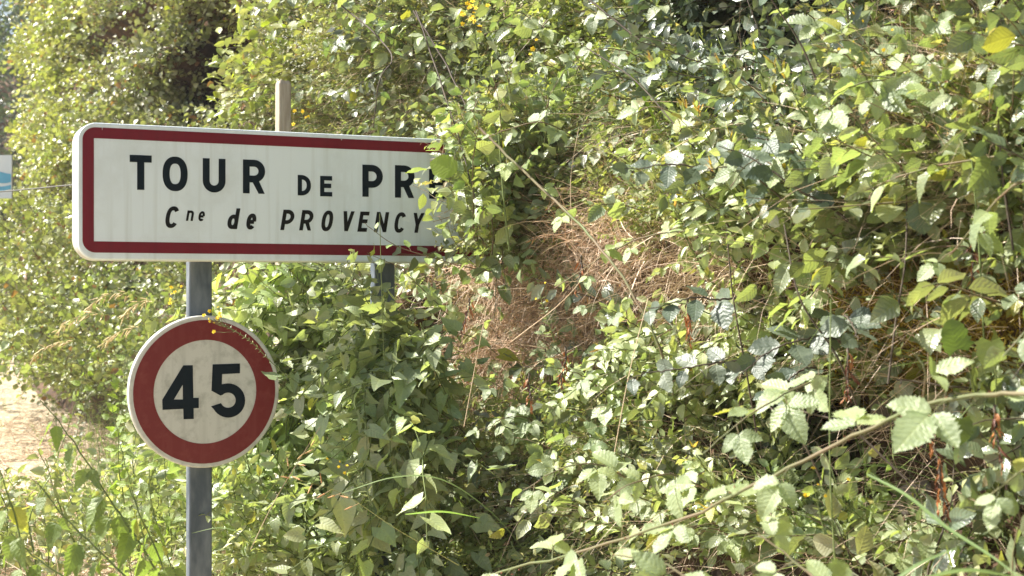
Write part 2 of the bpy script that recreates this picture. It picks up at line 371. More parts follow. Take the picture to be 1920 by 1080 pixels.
# ------------------------------------------------------------------ the mass of foliage: sprigs joined into one mesh per kind
def sprig(r, kind, n, size, length, arr='alt', nseg=3, twig=.0019, serr=0, fold=.35, droop=.3, spread=.9, fine=False):
    mb_V, mb_Q, mb_U, mb_M = [], [], [], []; nv = 0
    pts = [np.zeros(3)]; d = np.array([r.uniform(-.3, .3), 1.0, r.uniform(-.1, .3)])
    for i in range(6):
        d = unit(d + r.normal(0, .16, 3) + np.array([0, 0, -droop * .12])); pts.append(pts[-1] + d * length / 6)
    pts = np.array(pts)
    V, Q, U = tube(pts, twig, twig * .4, 3); mb_V.append(V); mb_Q.append(Q); mb_U.append(U); mb_M.append(np.ones(len(Q), int)); nv += len(V)
    for i in range(n):
        t = (i + .7) / n * 6 * .999; k = int(t); p = pts[k] + (pts[min(k + 1, 6)] - pts[k]) * (t - k); ax = unit(pts[min(k + 1, 6)] - pts[k])
        for s in ((1, -1) if arr == 'opp' else ((1, -1)[i % 2],)):
            side = np.array([s * spread, 0, 0]) if arr != 'whorl' else unit(r.normal(0, 1, 3)) * spread
            a = unit(ax * r.uniform(.3, .9) + side + r.normal(0, .25, 3) + np.array([0, 0, -.25]))
            h = np.array([0, -.15, 1.0]) + r.normal(0, .38, 3)
            Lf = size * r.uniform(.65, 1.2) * (1 - .35 * (i / n) ** 2)
            V, Q, U = leaf(kind, nseg, r, Lf, serr, fold=fold, curl=.9, wave=.035)
            V = V @ frame(a, h).T + p + a * size * .15
            mb_V.append(V); mb_Q.append(Q + nv); mb_U.append(U); mb_M.append(np.zeros(len(Q), int)); nv += len(V)
    return np.concatenate(mb_V), np.concatenate(mb_Q), np.concatenate(mb_U), np.concatenate(mb_M)

TR = np.random.default_rng(21)
SPR = {
 'hedge': [sprig(TR, 'round', 8, .046, .20, nseg=3) for _ in range(12)],
 'hedgebig': [sprig(TR, 'ovate', 7, .070, .25, nseg=4) for _ in range(11)],
 'brier': [sprig(TR, 'bramble', 9, .050, .26, nseg=5, serr=.04, spread=1.1) for _ in range(13)],
 'dark': [sprig(TR, 'ovate', 9, .050, .24, 'opp', nseg=4, fold=.3) for _ in range(12)],
 'fine': [sprig(TR, 'lance', 16, .018, .20, 'whorl', nseg=2, twig=.0008) for _ in range(12)],
 'herb': [sprig(TR, 'ovate', 12, .022, .17, 'opp', nseg=3, twig=.001) for _ in range(12)],
 'light': [sprig(TR, 'ovate', 7, .040, .18, 'opp', nseg=4) for _ in range(12)],
 'bind': [sprig(TR, 'heart', 7, .050, .24, nseg=5, droop=1.0) for _ in range(12)],
 'dead': [sprig(TR, 'lance', 14, .018, .15, 'whorl', nseg=2, twig=.001, fold=.8) for _ in range(10)],
}
SMAT = {'hedge': ('hedge', 'stem_d'), 'hedgebig': ('hedge', 'stem_d'), 'brier': ('brier', 'stem_r'), 'dark': ('dark', 'stem_d'), 'fine': ('fine', 'stem_g'),
        'herb': ('fine', 'stem_g'), 'light': ('light', 'stem_g'), 'bind': ('bind', 'stem_g'), 'dead': ('dead', 'straw')}

def scatter(mb, key, P, Nrm, r, smin=.7, smax=1.3, up=.5, outw=1.0, down=0, tint=None, jit=.12, tvar=.22, rnd=.6):
    """Puts one sprig at each point, growing out of the surface; appends to mb."""
    T = SPR[key]; which = r.integers(0, len(T), len(P))
    for k in range(len(T)):
        idx = np.where(which == k)[0]
        if not len(idx): continue
        V, Q, U, M = T[k]; m = len(V); K = len(idx)
        a = Nrm[idx] * outw * r.uniform(.4, 1, (K, 1)) + np.array([-.25, 0, up - down]) + r.normal(0, rnd * .8, (K, 3)); a /= np.linalg.norm(a, axis=1)[:, None]
        h = np.array([-.1, -.25, .75]) + Nrm[idx] * .7 + r.normal(0, .24, (K, 3)); z = h - a * (h * a).sum(1)[:, None]; z /= np.linalg.norm(z, axis=1)[:, None]
        x = np.cross(a, z); S = smin * .8 + (smax * 1.12 - smin * .8) * r.uniform(0, 1, K) ** 1.3
        Rm = np.stack([x, a, z], -1) * S[:, None, None]
        W = np.einsum('kij,mj->kmi', Rm, V) + P[idx][:, None] + Nrm[idx][:, None] * r.uniform(-jit, jit * .7, (K, 1, 1))
        tn = (np.array(tint if tint is not None else (1, 1, 1)) * r.uniform(1 - tvar, 1 + tvar, (K, 1)) * r.uniform(.93, 1.07, (K, 3)))
        QQ = (Q[None] + (np.arange(K) * m)[:, None, None]).reshape(-1, 4)
        mb.add(W.reshape(-1, 3), QQ, np.tile(U, (K, 1)), np.repeat(tn, m, 0), np.tile(M, K))

def pick(r, x0, y0, x1, y1, n, edge=40):
    x = r.uniform(x0, x1, n) + r.normal(0, edge, n); y = r.uniform(y0, y1, n) + r.normal(0, edge, n)
    return x, y

BARE = [(890, 440, 1250, 650, .06), (1230, 470, 1400, 660, .16), (1560, 540, 1940, 740, .38), (1560, 755, 1890, 985, .03), (815, 540, 905, 760, .12), (890, 640, 1110, 800, .25), (1420, 560, 1570, 860, .5), (1240, 200, 1330, 300, .4), (1050, 60, 1120, 120, .4), (365, 40, 465, 190, .06), (1540, 0, 1700, 90, .45), (900, 300, 1010, 440, .6)]
MASS = {}
def thin(x, y, r):
    k = np.ones(len(x))
    for (x0, y0, x1, y1, f) in BARE:
        wx = np.clip(np.minimum(x - x0, x1 - x) / 30 + .5, 0, 1) * np.clip(np.minimum(y - y0, y1 - y) / 30 + .5, 0, 1); k *= 1 - wx * (1 - f)
    return r.uniform(0, 1, len(x)) < k
def curtain(key, rect, n, d0, d1, group, nrm=(-.35, -.9, .25), edge=12, **k):
    r = np.random.default_rng(int(sum(rect) + n)); x, y = pick(r, *rect, n, edge); D = r.uniform(d0, d1, n)
    P = np.stack([(x - 960) / F * D, D, CAM_H - (y - 540) / F * D], -1); P = P[P[:, 2] > -.1]
    mb = MASS.setdefault(group, (MB(), key))[0]; scatter(mb, key, P, np.tile(unit(nrm), (len(P), 1)), r, jit=.03, **k)
FORCE = {'dead'}
def fill(key, rect, n, group, poly=None, **k):
    r = np.random.default_rng(int(sum(rect) * 7 + n + len(key)))
    x, y = pick(r, *rect, n); P, gnd = march(x, y); cl = noise2(P[:, 0] * 4.5 + P[:, 1] * 3, P[:, 2] * 5 + len(key)); keep = ~gnd & (P[:, 1] < 30)
    if key in ('brier', 'dark') and rect[3] > 1250: keep &= ~((x > 980) & (x < 1400) & (y < 470) & (r.uniform(0, 1, n) < .65)) & ~((key == 'brier') & (x > 1300) & (x < 1700) & (y < 230))
    keep = keep & (thin(x, y, r) | (key in FORCE)) & (cl > (-.10 if key not in ('hedge', 'fine') else -.20) + r.normal(0, .08, n)); P = P[keep]
    mb = MASS.setdefault(group, (MB(), key))[0]
    scatter(mb, key, P, normal_at(P), r, **k)
# whole bank, a thin first layer past the frame on every side
fill('brier', (600, -260, 2300, 1400), 1250, 'bramble_undergrowth', tint=(.8, .85, .8))
fill('dark', (700, -260, 2300, 1300), 700, 'shrub_undergrowth')
fill('herb', (500, -100, 2200, 1350), 1100, 'herb_undergrowth')
fill('hedge', (-260, -260, 620, 760), 5200, 'hedge_foliage')
fill('bind', (380, 400, 900, 1300), 500, 'bindweed_tangle')
# A far hedge
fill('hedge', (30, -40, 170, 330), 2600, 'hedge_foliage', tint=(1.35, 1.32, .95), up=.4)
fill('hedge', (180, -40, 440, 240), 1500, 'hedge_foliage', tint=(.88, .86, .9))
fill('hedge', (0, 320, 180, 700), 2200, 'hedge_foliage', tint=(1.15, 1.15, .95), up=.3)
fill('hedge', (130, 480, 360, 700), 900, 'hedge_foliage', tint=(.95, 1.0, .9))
fill('hedgebig', (440, -30, 620, 200), 330, 'hedge_foliage', tint=(1.15, 1.2, .8), up=.3)
# C fine herbs over the sign
fill('fine', (560, 0, 800, 250), 1000, 'herb_undergrowth', tint=(1.15, 1.1, 1.1))
fill('herb', (540, 60, 860, 270), 500, 'herb_undergrowth')
fill('brier', (700, -20, 1060, 300), 340, 'bramble_undergrowth', tint=(.9, .95, .9))
# D centre top
fill('herb', (980, -20, 1400, 470), 1500, 'herb_undergrowth', tint=(1.0, 1.08, .8))
fill('fine', (980, 0, 1400, 470), 900, 'herb_undergrowth', tint=(.95, 1.05, .8))
fill('fine', (840, 60, 1000, 300), 300, 'herb_undergrowth')
fill('brier', (850, 0, 1400, 470), 200, 'bramble_undergrowth')
fill('dead', (850, 250, 1220, 470), 420, 'dry_stalks')
fill('dead', (900, 430, 1250, 690), 420, 'dry_stalks', tint=(1.1, .95, .85), jit=.14)
fill('dead', (830, 620, 1080, 860), 260, 'dry_stalks', tint=(.9, .85, .8))
fill('herb', (830, 640, 1060, 900), 260, 'herb_undergrowth', tint=(1.2, 1.25, 1))
# E top right dark shrub
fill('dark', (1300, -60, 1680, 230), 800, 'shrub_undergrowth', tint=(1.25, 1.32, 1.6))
fill('brier', (1550, 80, 1950, 480), 330, 'bramble_undergrowth', tint=(1.1, 1.1, 1.0))
fill('dead', (1640, 90, 1940, 330), 480, 'dry_stalks', tint=(1.1, 1.1, .95))
fill('herb', (1600, 90, 1950, 420), 380, 'herb_undergrowth', tint=(1.2, 1.15, .95))
# G right bush
fill('light', (1330, 330, 1720, 700), 300, 'shrub_undergrowth_pale')
fill('dark', (1430, 330, 1750, 640), 250, 'shrub_undergrowth')
fill('brier', (1700, 380, 1980, 560), 130, 'bramble_undergrowth', tint=(1.0, 1.05, .9))
# I bindweed curtain
fill('bind', (420, 500, 800, 900), 480, 'bindweed_tangle', down=.9, up=0)
fill('bind', (440, 900, 760, 1090), 260, 'bindweed_tangle', up=.2, tint=(1.1, 1.1, 1.1))
# J K lower centre and right
fill('herb', (660, 760, 1260, 1100), 1200, 'herb_undergrowth', tint=(1.05, 1.15, .95))
fill('fine', (600, 860, 1500, 1100), 900, 'herb_undergrowth')
fill('light', (1200, 600, 1560, 1000), 620, 'shrub_undergrowth_pale', tint=(1.05, 1.05, 1.05))
fill('brier', (780, 760, 1300, 1100), 260, 'bramble_undergrowth', tint=(1.1, 1.1, 1))
fill('light', (1350, 1000, 1950, 1130), 260, 'shrub_undergrowth_pale', tint=(.85, .9, .8))
# the same cover carried on along the bank past the frame
for key, n, gname, tn in (('brier', 900, 'bramble_undergrowth', (1, 1, .95)), ('dark', 500, 'shrub_undergrowth', (1.1, 1.15, 1.2)), ('light', 700, 'shrub_undergrowth_pale', (1, 1, 1)), ('herb', 700, 'herb_undergrowth', (1, 1, .9))):
    r = np.random.default_rng(n + len(key)); X = r.uniform(.85, 3.0, n); Z = r.uniform(0, 2.9, n); P = np.stack([X, bank(X, Z), Z], 1)
    P = P[(P[:, 1] < .12 * 0 + 1e9) & ((P[:, 0] / np.maximum(P[:, 1], .2) > .36) | (np.abs(P[:, 2] - CAM_H) > .21 * P[:, 1]))]
    nm = normal_at(P); P = P + nm * r.uniform(-.02, .08, (len(P), 1)); scatter(MASS.setdefault(gname, (MB(), key))[0], key, P, nm, r, smax=1.6, tint=tn)
# growth swallowing the far end of the sign, the second post and the stake
curtain('brier', (955, 240, 1060, 490), 230, 4.35, 4.75, 'bramble_undergrowth', tint=(1.0, 1.05, .95))
curtain('brier', (885, 290, 935, 470), 34, 4.22, 4.42, 'bramble_undergrowth', tint=(1.1, 1.15, .9))
curtain('herb', (905, 245, 1020, 490), 210, 4.4, 4.62, 'herb_undergrowth')
curtain('dead', (895, 250, 1010, 470), 170, 4.35, 4.58, 'dry_stalks')
curtain('dead', (850, 262, 900, 300), 16, 4.35, 4.5, 'dry_stalks')
curtain('bind', (430, 475, 720, 960), 240, smin=1, smax=1.6, d0=4.85, d1=5.1, group='bindweed_tangle', down=.8, up=0, tint=(1.1, 1.15, .95))
curtain('bind', (690, 600, 830, 1060), 130, 4.25, 4.55, 'bindweed_tangle', smin=1, smax=1.7, down=.8, up=0, tint=(1, 1.02, 1))
curtain('bind', (700, 585, 790, 760), 90, 4.38, 4.56, 'bindweed_tangle', down=.3, up=0, tint=(.95, 1, 1))
curtain('bind', (705, 590, 770, 640), 18, 4.35, 4.5, 'bindweed_tangle')
curtain('brier', (560, 500, 720, 760), 60, 4.9, 5.1, 'bramble_undergrowth')
curtain('light', (410, 900, 720, 1100), 130, 4.5, 4.9, 'shrub_undergrowth_pale')
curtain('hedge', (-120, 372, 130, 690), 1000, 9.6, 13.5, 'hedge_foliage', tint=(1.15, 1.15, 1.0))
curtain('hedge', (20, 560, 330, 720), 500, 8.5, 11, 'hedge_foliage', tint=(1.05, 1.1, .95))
LBL = {
 'bramble_undergrowth': ('mixed bramble leaves filling the bank between the longer canes', 'brambles'),
 'shrub_undergrowth': ('small dark glossy shrub leaves behind the brambles on the bank', 'undergrowth'),
 'shrub_undergrowth_pale': ('pale green small leaved undergrowth filling the lower bank', 'undergrowth'),
 'herb_undergrowth': ('fine leaved weeds and bedstraw over the bank', 'weeds'),
 'hedge_foliage': ('sunlit small leaved hedge receding beyond the town sign', 'hedge'),
 'bindweed_tangle': ('dense tangle of bindweed leaves beneath the town sign', 'bindweed'),
 'dry_stalks': ('withered cream seed stalks caught among the green leaves', 'dry weeds'),
}
NAMES = {'shrub_undergrowth_pale': 'leafy_undergrowth'}
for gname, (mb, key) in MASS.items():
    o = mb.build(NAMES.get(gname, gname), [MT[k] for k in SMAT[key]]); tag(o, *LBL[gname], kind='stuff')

# ------------------------------------------------------------------ strands: straw, moss, grass
def strands(mb, P, D0, L, wd, r, grav=.6, segs=4, curl=.3, tint=None, tvar=.2):
    K = len(P); d = D0 / (np.linalg.norm(D0, axis=1)[:, None] + 1e-9)
    side = np.cross(d, r.normal(0, 1, (K, 3))); side /= np.linalg.norm(side, axis=1)[:, None] + 1e-9
    p = P.copy(); rows = []; cw = r.normal(0, curl, (K, 3))
    for i in range(segs + 1):
        wv = wd * (1 - (i / segs) ** 1.5 * .85)
        rows.append(np.stack([p - side * wv[:, None], p + side * wv[:, None]], 1))
        d = d + np.array([0, 0, -grav / segs]) + cw / segs; d /= np.linalg.norm(d, axis=1)[:, None] + 1e-9
        p = p + d * (L / segs)[:, None]
    V = np.stack(rows, 1).reshape(K, -1, 3); m = (segs + 1) * 2
    i = np.arange(segs) * 2; Q = np.stack([i, i + 1, i + 3, i + 2], 1)
    QQ = (Q[None] + (np.arange(K) * m)[:, None, None]).reshape(-1, 4)
    tn = np.array(tint or (1, 1, 1)) * r.uniform(1 - tvar, 1 + tvar, (K, 1)) * np.ones((K, 3))
    mb.add(V.reshape(-1, 3), QQ, None, np.repeat(tn, m, 0))
def strand_zone(mb, rect, n, L0, L1, w0, w1, r, outw=.6, up=.3, rnd=.6, grav=.8, edge=25, lift=.03, **k):
    x, y = pick(r, *rect, n, edge); P, gnd = march(x, y); N_ = normal_at(P); N_[gnd] = (0, 0, 1)
    ok = P[:, 1] < 30; P = P[ok]; N_ = N_[ok]; n = len(P)
    D0 = N_ * outw + np.array([0, 0, up]) + r.normal(0, rnd, (n, 3))
    strands(mb, P + N_ * r.uniform(-.01, lift, (n, 1)), D0, r.uniform(L0, L1, n), r.uniform(w0, w1, n), r, grav, **k)
SR = np.random.default_rng(5)
mb = MB()
strand_zone(mb, (900, 440, 1200, 640), 4200, .03, .15, .0007, .0017, SR, outw=.6, up=.1, rnd=1.1, grav=.5, lift=.17, curl=.9, tvar=.45)
strand_zone(mb, (900, 500, 1200, 690), 2200, .04, .16, .0006, .0013, SR, outw=.6, up=.2, rnd=1.0, grav=.9, lift=.16, curl=.7, tvar=.5, tint=(.95, .82, .72))
strand_zone(mb, (880, 430, 1180, 520), 500, .12, .28, .0006, .0013, SR, outw=.5, up=-.2, rnd=.3, grav=2.2, lift=.08, tvar=.4)
strand_zone(mb, (840, 600, 1090, 880), 1500, .04, .18, .0007, .0014, SR, outw=.6, up=0, rnd=.9, grav=.8, lift=.10, curl=.7, tvar=.4)
strand_zone(mb, (1150, 440, 1450, 660), 1200, .04, .15, .0007, .0014, SR, outw=.6, up=0, rnd=.9, grav=.8, lift=.08, curl=.7, tvar=.4)
strand_zone(mb, (980, 560, 1200, 760), 1200, .05, .2, .0007, .0015, SR, outw=.5, up=-.2, rnd=.5, grav=1.6, lift=.05, tvar=.4)
strand_zone(mb, (1100, 450, 1400, 580), 1100, .05, .16, .0006, .0013, SR, rnd=.7, grav=1.1)
strand_zone(mb, (860, 620, 1100, 760), 700, .05, .2, .0006, .0013, SR, outw=.3, up=-.4, rnd=.4, grav=1.5)
o = mb.build('dry_grass', MT['straw']); tag(o, 'matted straw coloured dead grass on the shelf of the bank', 'dry grass', kind='stuff')
mb = MB()
strand_zone(mb, (830, 500, 900, 620), 2600, .008, .02, .0012, .002, SR, rnd=.8, grav=0, segs=2, lift=.01)
strand_zone(mb, (840, 560, 1420, 740), 13000, .008, .024, .0012, .002, SR, rnd=.8, grav=0, segs=2, lift=.01)
strand_zone(mb, (1560, 520, 1940, 780), 9000, .008, .026, .001, .002, SR, rnd=.8, grav=0, segs=2, lift=.035, tvar=.5)
strand_zone(mb, (900, 640, 1080, 720), 2500, .008, .02, .0012, .002, SR, rnd=.8, grav=0, segs=2, lift=.01)
o = mb.build('moss', MT['moss']); tag(o, 'olive and golden moss coating the steep bank', 'moss', kind='stuff')
mb = MB()
x = SR.uniform(-460, 400, 34000); y = SR.uniform(660, 1180, 34000); P, gnd = march(x, y); P = P[gnd]; n = len(P)
strands(mb, P + np.array([0, 0, .01]), SR.normal(0, 1, (n, 3)) * (1, 1, .25) + (0, 0, .12), SR.uniform(.05, .25, n), SR.uniform(.001, .0030, n), SR, .4, tvar=.5)
o = mb.build('cut_straw', MT['straw']); tag(o, 'loose dry cut grass lying on the ground below the hedge', 'dry grass', kind='stuff')
mb = MB()
strand_zone(mb, (400, 860, 600, 1090), 700, .2, .5, .0008, .0018, SR, outw=.25, up=1.0, rnd=.3, grav=.4)
strand_zone(mb, (700, 0, 1950, 1080), 2600, .12, .38, .0006, .0012, SR, outw=.7, up=.4, rnd=.7, grav=.8, lift=.12, tvar=.4)
strand_zone(mb, (540, 120, 900, 250), 800, .12, .3, .0006, .0012, SR, outw=.6, up=.6, rnd=.6, grav=1.2, lift=.08, tvar=.3)
strand_zone(mb, (900, 200, 1300, 460), 1300, .08, .28, .0006, .0013, SR, outw=.7, up=.3, rnd=.7, grav=.9, lift=.10, tvar=.3)
strand_zone(mb, (1620, 80, 1950, 380), 1100, .08, .25, .0006, .0012, SR, outw=.7, up=.3, rnd=.7, grav=.7, lift=.12, tvar=.3)
o = mb.build('dry_stems', MT['straw']); tag(o, 'thin dead stems and straw threading through the leaves and behind the grey post', 'dry grass', kind='stuff')
mb = MB()
strand_zone(mb, (560, 150, 860, 260), 500, .12, .4, .001, .003, SR, outw=.5, up=.8, rnd=.4, grav=1.0)
strand_zone(mb, (900, 330, 1100, 480), 240, .15, .4, .001, .003, SR, outw=.5, up=.8, rnd=.4, grav=1.2)
curtain_r = np.random.default_rng(4)
strand_zone(mb, (150, 700, 360, 1080), 700, .15, .5, .001, .0025, SR, outw=.3, up=1, rnd=.35, grav=1.1, tint=(1.3, 1.2, 1.2))
strand_zone(mb, (200, 600, 430, 1000), 1100, .15, .5, .0015, .004, SR, outw=.4, up=.9, rnd=.4, grav=1.1)
strand_zone(mb, (700, 720, 1200, 1090), 420, .15, .45, .001, .0028, SR, outw=.6, up=.7, rnd=.5, grav=1.3)
strand_zone(mb, (1150, 60, 1400, 400), 240, .12, .35, .001, .003, SR, outw=.6, up=.7, rnd=.5, grav=1.2)
strand_zone(mb, (1500, 600, 1950, 1090), 200, .15, .45, .001, .0025, SR, outw=.5, up=.7, rnd=.5, grav=1.1)
o = mb.build('grass', MT['blade']); tag(o, 'thin green grass blades growing through the weeds', 'grass', kind='stuff')
# low plants standing on the ground below the hedge
LP_ = [(-60, 420, 640, 1130, 'herb', 760, (.98, .95, .95)), (100, 430, 700, 1100, 'light', 240, (.9, .88, .85)), (-200, 120, 930, 1130, 'light', 150, (.88, .86, .85))]
mb = MB()
for (x0, x1, y0, y1, key, n, tn) in LP_:
    r = np.random.default_rng(n); x = r.uniform(x0, x1, n); y = r.uniform(y0, y1, n); P, gnd = march(x, y)
    th = np.maximum(np.clip((x - 170) / 180, .05, 1), np.clip((y - 960) / 120, 0, .5)); P = P[gnd & (r.uniform(0, 1, n) < th)]; K = len(P)
    if K: scatter(mb, key, P + np.array([0, 0, .02]), np.tile([0, 0, 1.0], (K, 1)), r, smin=1, smax=2.2, up=.8, tint=tn, rnd=.5)
# between camera and hedge foot, nearer the sign posts: plants about the posts
for (n, key, xr, yr, zr) in ((700, 'herb', (-1.9, .1), (4.6, 8.5), .35), (320, 'light', (-1.5, .1), (4.6, 8), .4), (200, 'bind', (-.9, .2), (4.55, 6), .35)):
    r = np.random.default_rng(n + 1); X = r.uniform(*xr, n); Y = r.uniform(*yr, n)
    ok = (Y < np.interp(X, BX, BY) + .1) & ((X / Y) > -.205 + r.normal(0, .02, n)); X, Y = X[ok], Y[ok]
    P = np.stack([X, Y, r.uniform(0, zr, len(X))], 1)
    scatter(mb, key, P, np.tile([-.2, -.5, .6], (len(X), 1)), r, smin=.8, smax=1.5, up=.6, tint=(.88, .88, .88))
o = mb.build('weeds', [MT['light'], MT['stem_g']]); tag(o, 'low bright green weeds growing from the straw around the posts', 'weeds', kind='stuff')

# ------------------------------------------------------------------ town sign and speed limit sign
TH = R(26); CT, ST = math.cos(TH), math.sin(TH)
X0, Z0 = (385 - 960) / F * 4.33, 4.33
def splane(px, py):
    u = (px - 960) / F; s = (u * Z0 - X0) / (CT - u * ST); d = Z0 + s * ST
    return s, CAM_H - (py - 540) / F * d

def reflect_mat(name, col, dirt, amt=.25, scale=9, spec=.4, sc2=140):
    m, n, N, L = new_mat(name)
    tc = N('ShaderNodeTexCoord'); nz = N('ShaderNodeTexNoise'); nz.inputs['Scale'].default_value = scale; nz.inputs['Detail'].default_value = 8; nz.inputs['Roughness'].default_value = .65
    L(tc.outputs['Object'], nz.inputs['Vector'])
    mr = N('ShaderNodeMapRange'); mr.inputs[1].default_value = .48; mr.inputs[2].default_value = .72; mr.inputs[4].default_value = amt; L(nz.outputs['Fac'], mr.inputs[0])
    mx = N('ShaderNodeMix'); mx.data_type = 'RGBA'; mx.inputs['A'].default_value = (*col, 1); mx.inputs['B'].default_value = (*dirt, 1); L(mr.outputs[0], mx.inputs['Factor'])
    mp = N('ShaderNodeMapping'); mp.inputs['Scale'].default_value = (38, 38, 1.6); L(tc.outputs['Object'], mp.inputs[0])
    st = N('ShaderNodeTexNoise'); st.inputs['Scale'].default_value = 1.0; st.inputs['Detail'].default_value = 6; L(mp.outputs[0], st.inputs['Vector'])
    m3 = N('ShaderNodeMapRange'); m3.inputs[1].default_value = .5; m3.inputs[2].default_value = .75; m3.inputs[4].default_value = min(amt * .8, .6); L(st.outputs['Fac'], m3.inputs[0])
    mm = N('ShaderNodeMath'); mm.operation = 'MAXIMUM'; L(mr.outputs[0], mm.inputs[0]); L(m3.outputs[0], mm.inputs[1]); L(mm.outputs[0], mx.inputs['Factor'])
    p = N('ShaderNodeBsdfPrincipled'); L(mx.outputs['Result'], p.inputs['Base Color']); p.inputs['Roughness'].default_value = .38; p.inputs['Specular IOR Level'].default_value = spec
    b = N('ShaderNodeBump'); b.inputs['Strength'].default_value = .12; b.inputs['Distance'].default_value = .0006
    v2 = N('ShaderNodeTexVoronoi'); v2.inputs['Scale'].default_value = 420; L(tc.outputs['Object'], v2.inputs['Vector']); L(v2.outputs['Distance'], b.inputs['Height'])
    L(b.outputs[0], p.inputs['Normal']); o = N('ShaderNodeOutputMaterial'); L(p.outputs[0], o.inputs[0]); return m
MS = {
 'white': reflect_mat('reflective white', (.67, .75, .78), (.44, .48, .45), .65, 3.2),
 'edge': reflect_mat('painted white edge', (.60, .62, .58), (.30, .28, .22), .7, 14),
 'red': reflect_mat('sign red', (.155, .006, .017), (.10, .006, .014), .8, 6, spec=.25),
 'ink': reflect_mat('sign lettering', (.003, .009, .015), (.006, .012, .018), .5, 8, spec=.12),
 'ink2': reflect_mat('sign italic lettering', (.008, .008, .008), (.012, .012, .012), .5, 8, spec=.12),
 'disc_white': reflect_mat('weathered white', (.54, .54, .49), (.33, .33, .29), 1.0, 24),
 'disc_red': reflect_mat('speed ring red', (.15, .009, .012), (.23, .05, .045), .5, 30),
}
def rrect(x0, x1, z0, z1, r, k=10):
    P = []
    for (cx, cz, a0) in ((x1 - r, z1 - r, 0), (x0 + r, z1 - r, 90), (x0 + r, z0 + r, 180), (x1 - r, z0 + r, 270)):
        for i in range(k + 1): a = R(a0 + 90 * i / k); P.append((cx + r * math.cos(a), cz + r * math.sin(a)))
    return np.array(P)
def ring(mb, A, ya, B, yb):
    n = len(A); V = np.concatenate([np.stack([A[:, 0], np.full(n, ya), A[:, 1]], 1), np.stack([B[:, 0], np.full(n, yb), B[:, 1]], 1)])
    i = np.arange(n); j = (i + 1) % n; mb.add(V, np.stack([i, j, n + j, n + i], 1))
def cap(mb, A, y, inset=None):
    c = A.mean(0); B = np.repeat(c[None], len(A), 0) + (A - c) * 1e-3; ring(mb, B, y, A, y)

sign = empty('town_sign', (X0, Z0, 0), 'long white town entrance sign with dark red border, its far end swallowed by brambles', 'road sign', rz=TH)
sL, zT = splane(165, 229); sL = splane(146, 300)[0]; zB = splane(165, 487)[1]
sR = .296 * 2 - sL
def slab(parent, name, mat, x0, x1, z0, z1, r, y0, y1, bev):
    mb = MB(); a = rrect(x0, x1, z0, z1, r); c = np.array([(x0 + x1) / 2, (z0 + z1) / 2]); 
    i1 = rrect(x0 + bev, x1 - bev, z0 + bev, z1 - bev, max(r - bev, .002)); i2 = rrect(x0 + bev * .3, x1 - bev * .3, z0 + bev * .3, z1 - bev * .3, r - bev * .3)
    cap(mb, i1, y0); ring(mb, i1, y0, i2, y0 + bev * .3); ring(mb, i2, y0 + bev * .3, a, y0 + bev); ring(mb, a, y0 + bev, a, y1); 
    mb2 = B = rrect(x0, x1, z0, z1, r); cap(mb, B[::-1], y1)
    return mb.build(name, mat, parent)
pan = slab(sign, 'panel', MS['white'], sL, sR, zB, zT, .052, 0, .018, .0045)
bk = slab(sign, 'back_box', MS['edge'], sL - .003, sR + .003, zB - .002, zT + .002, .060, .0185, .075, .004)
tag(bk, 'grimy off white box rim behind the panel')
ix0, iz1 = splane(176, 259); iz0 = splane(176, 452.5)[1]; ox0, oz1 = splane(154.5, 237.5); oz0 = splane(170, 473.5)[1]
ix1 = .592 - ix0; ox1 = .592 - ox0
mb = MB(); ring(mb, rrect(ox0, ox1, oz0, oz1, .036), -.0008, rrect(ix0, ix1, iz0, iz1, .0015), -.0008); mb.build('border', MS['red'], sign, smooth=False)

